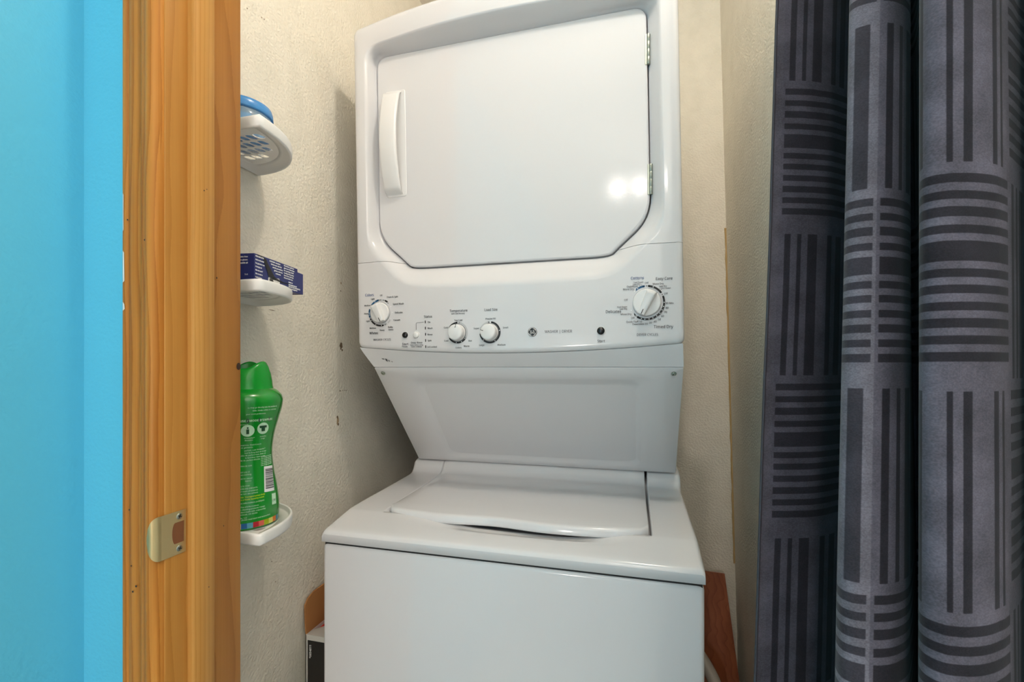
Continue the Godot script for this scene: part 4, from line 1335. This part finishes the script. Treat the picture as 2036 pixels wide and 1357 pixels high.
func bottle():
	var T := thing("green_bottle", BOT, "bright green waisted plastic bottle with printed label and green cap on lowest corner shelf", "bottle")
	var b := Mb.new(BOT)
	var prof := [Vector2(0.0001, 0.0)]
	for k in 60:
		var h := 0.229 * k / 59.0
		prof.append(Vector2(bottle_r(h), h))
	b.lathe(prof, BOT, 56)
	put(b, "bottle_body", M.green, T)
	# cap with a scooped rim
	b = Mb.new(BOT)
	var rows := []
	for q in [[0.0405, 0.2275], [0.0400, 0.2300], [0.0392, 0.2335], [0.0385, 0.2420], [0.0365, 0.2540], [0.0335, 0.2640], [0.0312, 0.2690], [0.0300, 0.2692], [0.0290, 0.2660], [0.0285, 0.245]]:
		var row := []
		for k in 48:
			var w := TAU * k / 48.0
			var up: float = smoothstep(0.245, 0.269, q[1])
			row.append(BOT + Vector3(cos(w) * q[0], q[1] + up * (0.0060 * cos(3.0 * (w - 0.10))), -sin(w) * q[0]))
		rows.append(row)
	b.sheet(rows, true)
	var f: Array = rows[-1]
	b.fill(f)
	put(b, "cap", M.greencap, T)
	# coloured band round the foot
	var cols := [Color(0.9, 0.85, 0.7), Color(0.93, 0.45, 0.2), Color(0.9, 0.75, 0.55), Color(0.1, 0.4, 0.65), Color(0.35, 0.65, 0.75), Color(0.75, 0.12, 0.2), Color(0.85, 0.4, 0.35), Color(0.65, 0.72, 0.1), Color(0.85, 0.85, 0.45), Color(0.9, 0.5, 0.2), Color(0.2, 0.5, 0.6)]
	for k in cols.size():
		b = Mb.new(BOT)
		patch_on_bottle(b, -0.034 + 0.0085 * k, -0.034 + 0.0085 * (k + 1), 0.0035, 0.0125)
		put(b, "colour_band", mat(cols[k], 0.4), T)
	b = Mb.new(BOT)
	patch_on_bottle(b, -0.05, 0.052, 0.1745, 0.1815)
	put(b, "heading_band", M.darkgreen, T)
	# two round pictures: a bottle and a shirt
	var discs := Mb.new(BOT); var pics := Mb.new(BOT)
	for q in [[0.0010, 0.1615], [0.0245, 0.1635], [-0.0225, 0.1600]]:
		var fpts := []
		for k in 24: fpts.append(on_bottle(q[0] + cos(TAU * k / 24.0) * 0.0098, q[1] + sin(TAU * k / 24.0) * 0.0098, 0.0004))
		var m0 := on_bottle(q[0], q[1], 0.0004)
		for k in 24: discs.tri(m0, fpts[(k + 1) % 24], fpts[k])
	put(discs, "label_picture", M.palegreen, T)
	patch_on_bottle(pics, -0.0010, 0.0030, 0.1560, 0.1640, 0.0008)
	patch_on_bottle(pics, -0.0002, 0.0022, 0.1650, 0.1675, 0.0008)
	patch_on_bottle(pics, 0.0212, 0.0272, 0.1585, 0.1680, 0.0008)
	patch_on_bottle(pics, 0.0182, 0.0302, 0.1645, 0.1682, 0.0008)
	patch_on_bottle(pics, 0.0114, 0.0134, 0.1610, 0.1630, 0.0006)
	put(pics, "label_picture", M.darkgreen, T)
	# barcode
	b = Mb.new(BOT)
	patch_on_bottle(b, 0.0262, 0.0478, 0.0570, 0.0985, 0.0004, -0.1)
	put(b, "barcode_patch", M.white, T)
	b = Mb.new(BOT)
	var rng := RandomNumberGenerator.new(); rng.seed = 12
	var h := 0.062
	while h < 0.093:
		var w := rng.randf_range(0.0005, 0.0016)
		patch_on_bottle(b, 0.0285, 0.0470, h, h + w, 0.0007, -0.1)
		h += w + rng.randf_range(0.0006, 0.0014)
	put(b, "barcode", M.ink, T)
	b = Mb.new(BOT)
	patch_on_bottle(b, 0.0410, 0.0520, 0.0330, 0.0510, 0.0004, -0.1)
	put(b, "label_patch", M.palegreen, T)
	var st := SurfaceTool.new(); st.begin(Mesh.PRIMITIVE_TRIANGLES)
	var Y := func(py): return (1050.0 - py) * 0.000851 + 0.0005 + 0.0025
	for l in [["so they go directly into the washer at", 0.0500, 0.1995], ["little. Shake a little or a lot into", 0.0485, 0.1945], ["your scent preference.", 0.0285, 0.1890],
		["choose your scents", 0.0020, 0.1720], ["Fireworks™", 0.0110, 0.1490], ["Laundry", 0.0300, 0.1500], ["Boosters", 0.0085, 0.1455], ["Linge", 0.0275, 0.1463],
		["machine. Wash 6 more", 0.0215, 0.1375], ["loads or garments.", 0.0090, 0.1335], ["parfum. Lave fireworks™", 0.0290, 0.1285], ["tout le long dans le lavage", 0.0310, 0.1245], ["plus de parfum frais, laver au", 0.0300, 0.1205], ["le boosteur dans le lave", 0.0290, 0.1165], ["boite de parfum désirée.", 0.0200, 0.1125],
		["Précautions de soin", 0.0070, 0.1035], ["DO NOT USE IT", 0.0040, 0.0935], ["nor on clothing", 0.0060, 0.0895], ["other contact in casual", 0.0075, 0.0835], ["fabrics", 0.0060, 0.0795], ["and try to rinse.", 0.0045, 0.0720], ["GARDER LOIN DES ENFANTS", 0.0150, 0.0675], ["Keep out of reach of children", 0.0160, 0.0635], ["conserver loin des enfants", 0.0160, 0.0595],
		["couvert les informations juridiques", 0.0260, 0.0450], ["Plus d'informations", 0.0170, 0.0390], ["www. cleaning products / soaps", 0.0270, 0.0350], ["is product made with responsibly", 0.0280, 0.0310], ["Cincinnati, OH 45202", 0.0150, 0.0270], ["No. 123", 0.0000, 0.0215], ["please read label and instructions", 0.0370, 0.0185]]:
		bent_text(st, l[0], l[1], l[2], 0.0021)
	bent_text(st, "USE / MODE D'EMPLOI", 0.0410, 0.1780, 0.0034, true, true)
	for k in 6: bent_text(st, "sans danger pour laver", 0.0455, 0.1150 - 0.0028 * k, 0.0013)
	st.generate_normals()
	put_st(st, "label_text", M.palegreen, T)
	st = SurfaceTool.new(); st.begin(Mesh.PRIMITIVE_TRIANGLES)
	bent_text(st, "Attention. Transportation Help", 0.0270, 0.0545, 0.0022, true, true)
	bent_text(st, "More than a fresh laundry scent", 0.0255, 0.0505, 0.0022, true, true)
	st.generate_normals()
	put_st(st, "label_text", M.yellow, T)
	st = SurfaceTool.new(); st.begin(Mesh.PRIMITIVE_TRIANGLES)
	bent_text(st, "CRU", 0.0465, 0.0395, 0.0035, false)
	st.generate_normals()
	put_st(st, "label_text", M.darkgreen, T)

func carton():
	# torn carton lying across the middle shelf
	var A := Vector3(-0.580, 1.3170, -0.594); var F := Vector3(-0.600, 1.3170, -0.729)
	var H := 0.0445
	var along := (F - A).normalized()
	var side := Vector3(along.z, 0, -along.x)   # towards the wall
	if side.x > 0: side = -side
	var L := (F - A).length(); var W := 0.088
	var base := A + along * L * 0.5 + side * W * 0.5
	var T := thing("carton", base, "torn dark blue carton with white print lying on the middle corner shelf", "box")
	var b := Mb.new(base)
	var P := func(s, w, h): return A + along * L * s + side * W * w + Vector3(0, H * h, 0)
	# walls as sheets with a notch in the top at the far end and a lifted tear
	b.quad(P.call(0, 0, 0), P.call(0, 1, 0), P.call(0, 1, 1), P.call(0, 0, 1))
	b.quad(P.call(1, 0, 0), P.call(1, 1, 0), P.call(1, 1, 0.85), P.call(1, 0, 0.85))
	b.quad(P.call(0, 1, 0), P.call(1, 1, 0), P.call(1, 1, 1), P.call(0, 1, 1))
	b.quad(P.call(0, 0, 0), P.call(1, 0, 0), P.call(1, 1, 0), P.call(0, 1, 0))
	b.quad(P.call(0, 0, 1), P.call(0.88, 0, 1), P.call(0.88, 1, 1), P.call(0, 1, 1))
	b.fill([P.call(0, 0, 0), P.call(1, 0, 0), P.call(1, 0, 0.86), P.call(0.87, 0, 0.87), P.call(0.865, 0, 1), P.call(0, 0, 1)])
	put(b, "carton_body", M.navy, T)
	# the tear: a dark slit with a curled lip
	b = Mb.new(base)
	var n := -side * 0.0006
	var up_ := [[0.05, 1.0], [0.16, 0.99], [0.21, 0.93], [0.245, 0.78], [0.30, 0.62], [0.33, 0.50], [0.38, 0.36], [0.44, 0.33], [0.55, 0.27], [0.68, 0.285]]
	var lo_ := [[0.05, 0.975], [0.14, 0.92], [0.165, 0.82], [0.20, 0.62], [0.235, 0.48], [0.245, 0.36], [0.28, 0.24], [0.40, 0.25], [0.52, 0.225], [0.68, 0.265]]
	var r0 := []; var r1 := []
	for k in up_.size():
		r0.append(P.call(up_[k][0], 0, up_[k][1]) + n); r1.append(P.call(lo_[k][0], 0, lo_[k][1]) + n)
	b.sheet([r0, r1], false, [], -1)
	put(b, "tear", M.dark, T)
	b = Mb.new(base)
	b.fill([P.call(0.245, 0, 0.0) + n, P.call(0.475, 0, 0.0) + n, P.call(0.475, 0, 0.30) + n, P.call(0.46, 0, 0.36) + n, P.call(0.26, 0, 0.30) + n, P.call(0.245, 0, 0.26) + n])
	put(b, "price_panel", M.whitecard, T)
	var face := -side
	var st := SurfaceTool.new(); st.begin(Mesh.PRIMITIVE_TRIANGLES)
	var w := func(s, h, txt, cap): letter(st, txt, P.call(s, 0, h) + face * 0.0006 - base, cap, face, along, 1, true)
	for k in 7:
		var txt: String = ["PRECAUCIÓN", "Antes de usar leer y seguir", "los guantes no son", "Proteja de la luz y calor", "No use on food areas", "No re-use single use", "Latex free. Keep dry"][k]
		w.call(0.015, 0.92 - 0.125 * k, txt.substr(0, 14 if k < 3 else 11), 0.0021)
	for k in 5: w.call(0.27 + 0.03 * k, 0.92 - 0.10 * k, ["CAUTION: examine", "before use. Not for", "sterile procedures", "gloves, store in", "cool area"][k], 0.0020)
	for k in 6: w.call(0.56, 0.94 - 0.095 * k, ["Directions: pull one", "glove at a time from", "the opening. Avoid", "tearing. Keep away", "from heat and sun", "Discard after use"][k], 0.0020)
	w.call(0.66, 0.34, "Made in", 0.0022)
	for k in 3: w.call(0.66, 0.24 - 0.075 * k, ["DISTRIBUTED BY", "PROTECTIVE PRODUCTS", "www.examgloves"][k], 0.0019)
	put_st(st, "printed_text", M.white, T)
	st = SurfaceTool.new(); st.begin(Mesh.PRIMITIVE_TRIANGLES)
	letter(st, "100%", P.call(0.262, 0, 0.20) + face * 0.0012 - base, 0.0042, face, along, 1, true)
	letter(st, "100", P.call(0.262, 0, 0.06) + face * 0.0012 - base, 0.0042, face, along, 1, true)
	put_st(st, "printed_text", M.ink, T)
	st = SurfaceTool.new(); st.begin(Mesh.PRIMITIVE_TRIANGLES)
	var fz := -along; var fx := -side
	for k in 3: letter(st, ["Latex free", "Examination gloves", "disposable all"][k], P.call(0, 0.03, 0.88 - 0.11 * k) + fz * 0.0006 - base + fx * -0.008, 0.0020, fz, fx, 2)
	letter(st, "5 ct", P.call(0, 0.03, 0.25) + fz * 0.0006 - base + fx * -0.008, 0.0022, fz, fx, 2)
	put_st(st, "printed_text", M.white, T)

func small_things():
	# tall white carton squeezed between washer and left wall
	var base := Vector3(-0.635, 0, -0.92)
	var T := thing("tall_carton", base, "tall white carton with a black numbered front, open brown flap, between washer and left wall", "box")
	var b := Mb.new(base)
	var x0 := -0.6870; var x1 := -0.5790; var zf := -0.842; var zb := -1.0; var yt := 0.600
	for q in [[x0, x0 + 0.003, zf, zb], [x1 - 0.003, x1, zf, zb]]:
		b.box(Vector3(q[0], 0.0, zb), Vector3(q[1], yt, zf), 0.0008)
	b.box(Vector3(x0, 0.0, zf - 0.003), Vector3(x1, yt, zf), 0.0008)
	b.box(Vector3(x0, 0.0, zb), Vector3(x1, yt, zb + 0.003), 0.0008)
	put(b, "carton_body", M.whitecard, T)
	b = Mb.new(base)
	b.box(Vector3(x0 + 0.006, 0.0, zf - 0.0005), Vector3(x1, yt - 0.012, zf + 0.0006), 0.0002)
	put(b, "black_front", mat(Color(0.13, 0.115, 0.115), 0.5), T)
	# side flap standing up against the wall
	b = Mb.new(base)
	var fl := [Vector3(x0, yt, zf), Vector3(x0 - 0.002, yt + 0.030, zf), Vector3(x0 - 0.005, yt + 0.060, zf - 0.002), Vector3(x0 - 0.005, yt + 0.072, zf - 0.012), Vector3(x0 - 0.005, yt + 0.078, zf - 0.03), Vector3(x0 - 0.005, yt + 0.080, zb + 0.01), Vector3(x0, yt, zb)]
	b.fill(fl)
	b.fill(fl.map(func(p): return p + Vector3(0.003, 0.0, 0)))
	b.sheet([fl, fl.map(func(p): return p + Vector3(0.003, 0.0, 0))], true, [], -1)
	put(b, "side_flap", M.card, T)
	# front flap folded in, white outside
	b = Mb.new(base)
	b.sheet([[Vector3(x0 + 0.002, yt, zf), Vector3(x1, yt, zf)], [Vector3(x0 + 0.004, yt - 0.001, zf - 0.02), Vector3(x1, yt + 0.004, zf - 0.02)], [Vector3(x0 + 0.020, yt - 0.004, zf - 0.05), Vector3(x1, yt + 0.006, zf - 0.05)]])
	put(b, "front_flap", M.whitecard, T)
	b = Mb.new(base)
	b.box(Vector3(x0 + 0.005, yt - 0.10, zb + 0.008), Vector3(x1 - 0.006, yt - 0.004, zf - 0.012), 0.004)
	b.box(Vector3(x0 + 0.020, yt - 0.02, zb + 0.02), Vector3(x1 - 0.01, yt + 0.012, zf - 0.055), 0.006)
	put(b, "red_packing", M.red, T)
	var st := SurfaceTool.new(); st.begin(Mesh.PRIMITIVE_TRIANGLES)
	letter(st, "*0854811", Vector3(x0 + 0.0135, yt - 0.0355, zf + 0.001) - base, 0.0068, Vector3.BACK, Vector3.UP, 0, true)
	put_st(st, "printed_number", M.white, T)
	# reddish board leaning in the back right corner
	base = Vector3(0.22, 0, -1.45)
	T = null
	b = Mb.new(base)
	var C := [Vector3(0.125, 0.528, -1.576), Vector3(0.2815, 0.5237, -1.576), Vector3(0.3285, 0.004, -1.42), Vector3(0.125, 0.004, -1.42)]
	var nn: Vector3 = (C[1] - C[0]).cross(C[3] - C[0]).normalized()
	if nn.z < 0: nn = -nn
	var front := C.map(func(p): return p + nn * 0.019)
	var rows := []; var uvs := []
	for i in 9:
		var row := []; var uv := []
		for j in 5:
			row.append(front[0].lerp(front[1], j / 4.0).lerp(front[3].lerp(front[2], j / 4.0), i / 8.0)); uv.append(Vector2(j * 0.25, i * 0.125))
		rows.append(row); uvs.append(uv)
	b.sheet(rows, false, uvs)
	for i in 4: b.quad(front[i], front[(i + 1) % 4], C[(i + 1) % 4], C[i])
	b.fill(C)
	tag(put(b, "wooden_board", M.board, self, base), "reddish brown wooden board leaning in the corner right of the washer", "board")
	# grey hose in front of it
	base = Vector3(0.2, 0.2, -1.35)
	b = Mb.new(base)
	var hp := catmull([Vector3(0.085, 0.42, -1.50), Vector3(0.15, 0.395, -1.42), Vector3(0.205, 0.345, -1.345), Vector3(0.222, 0.30, -1.30), Vector3(0.232, 0.20, -1.28), Vector3(0.235, 0.02, -1.27)], 10)
	b.tube(hp, 0.017, 16)
	tag(put(b, "drain_hose", M.hose, self, base), "grey drain hose behind the washer in front of the brown board", "hose")
	# scars and stains on the left wall
	var wall := get_node("wall_left")
	var rng := RandomNumberGenerator.new(); rng.seed = 21
	for q in [[1.2330, -0.985, 0.006, 0.009, "d"], [1.2230, -0.990, 0.003, 0.003, "d"], [1.0500, -0.972, 0.005, 0.012, "l"], [1.0580, -0.970, 0.003, 0.004, "d"], [1.0400, -0.974, 0.003, 0.004, "d"], [1.1216, -0.982, 0.004, 0.0012, "d"], [1.1222, -0.992, 0.0012, 0.0012, "d"], [1.1220, -0.999, 0.0014, 0.0014, "d"], [1.1215, -1.006, 0.0016, 0.0016, "d"], [1.3900, -0.985, 0.002, 0.004, "l"], [1.3700, -0.984, 0.002, 0.002, "d"], [1.0700, -0.975, 0.0012, 0.0012, "d"], [0.9930, -1.01, 0.0011, 0.0011, "d"], [1.8637, -0.7347, 0.0016, 0.0012, "d"], [1.8650, -0.741, 0.0012, 0.0014, "d"], [1.8550, -0.700, 0.0012, 0.0012, "d"], [1.2950, -0.760, 0.009, 0.0007, "d"], [1.3400, -0.740, 0.006, 0.0005, "d"], [0.7900, -0.76, 0.0012, 0.0012, "d"], [0.7450, -0.77, 0.0012, 0.0012, "d"]]:
		b = Mb.new()
		var f := []
		var N := 11
		for k in N:
			var w := TAU * k / N
			var r := rng.randf_range(0.65, 1.15)
			f.append(Vector3(-0.6994, q[0] + sin(w) * q[3] * r, q[1] + cos(w) * q[2] * r))
		b.fill(f)
		put(b, "wall_scar", M.stain if q[4] == "d" else M.stainlight, wall)
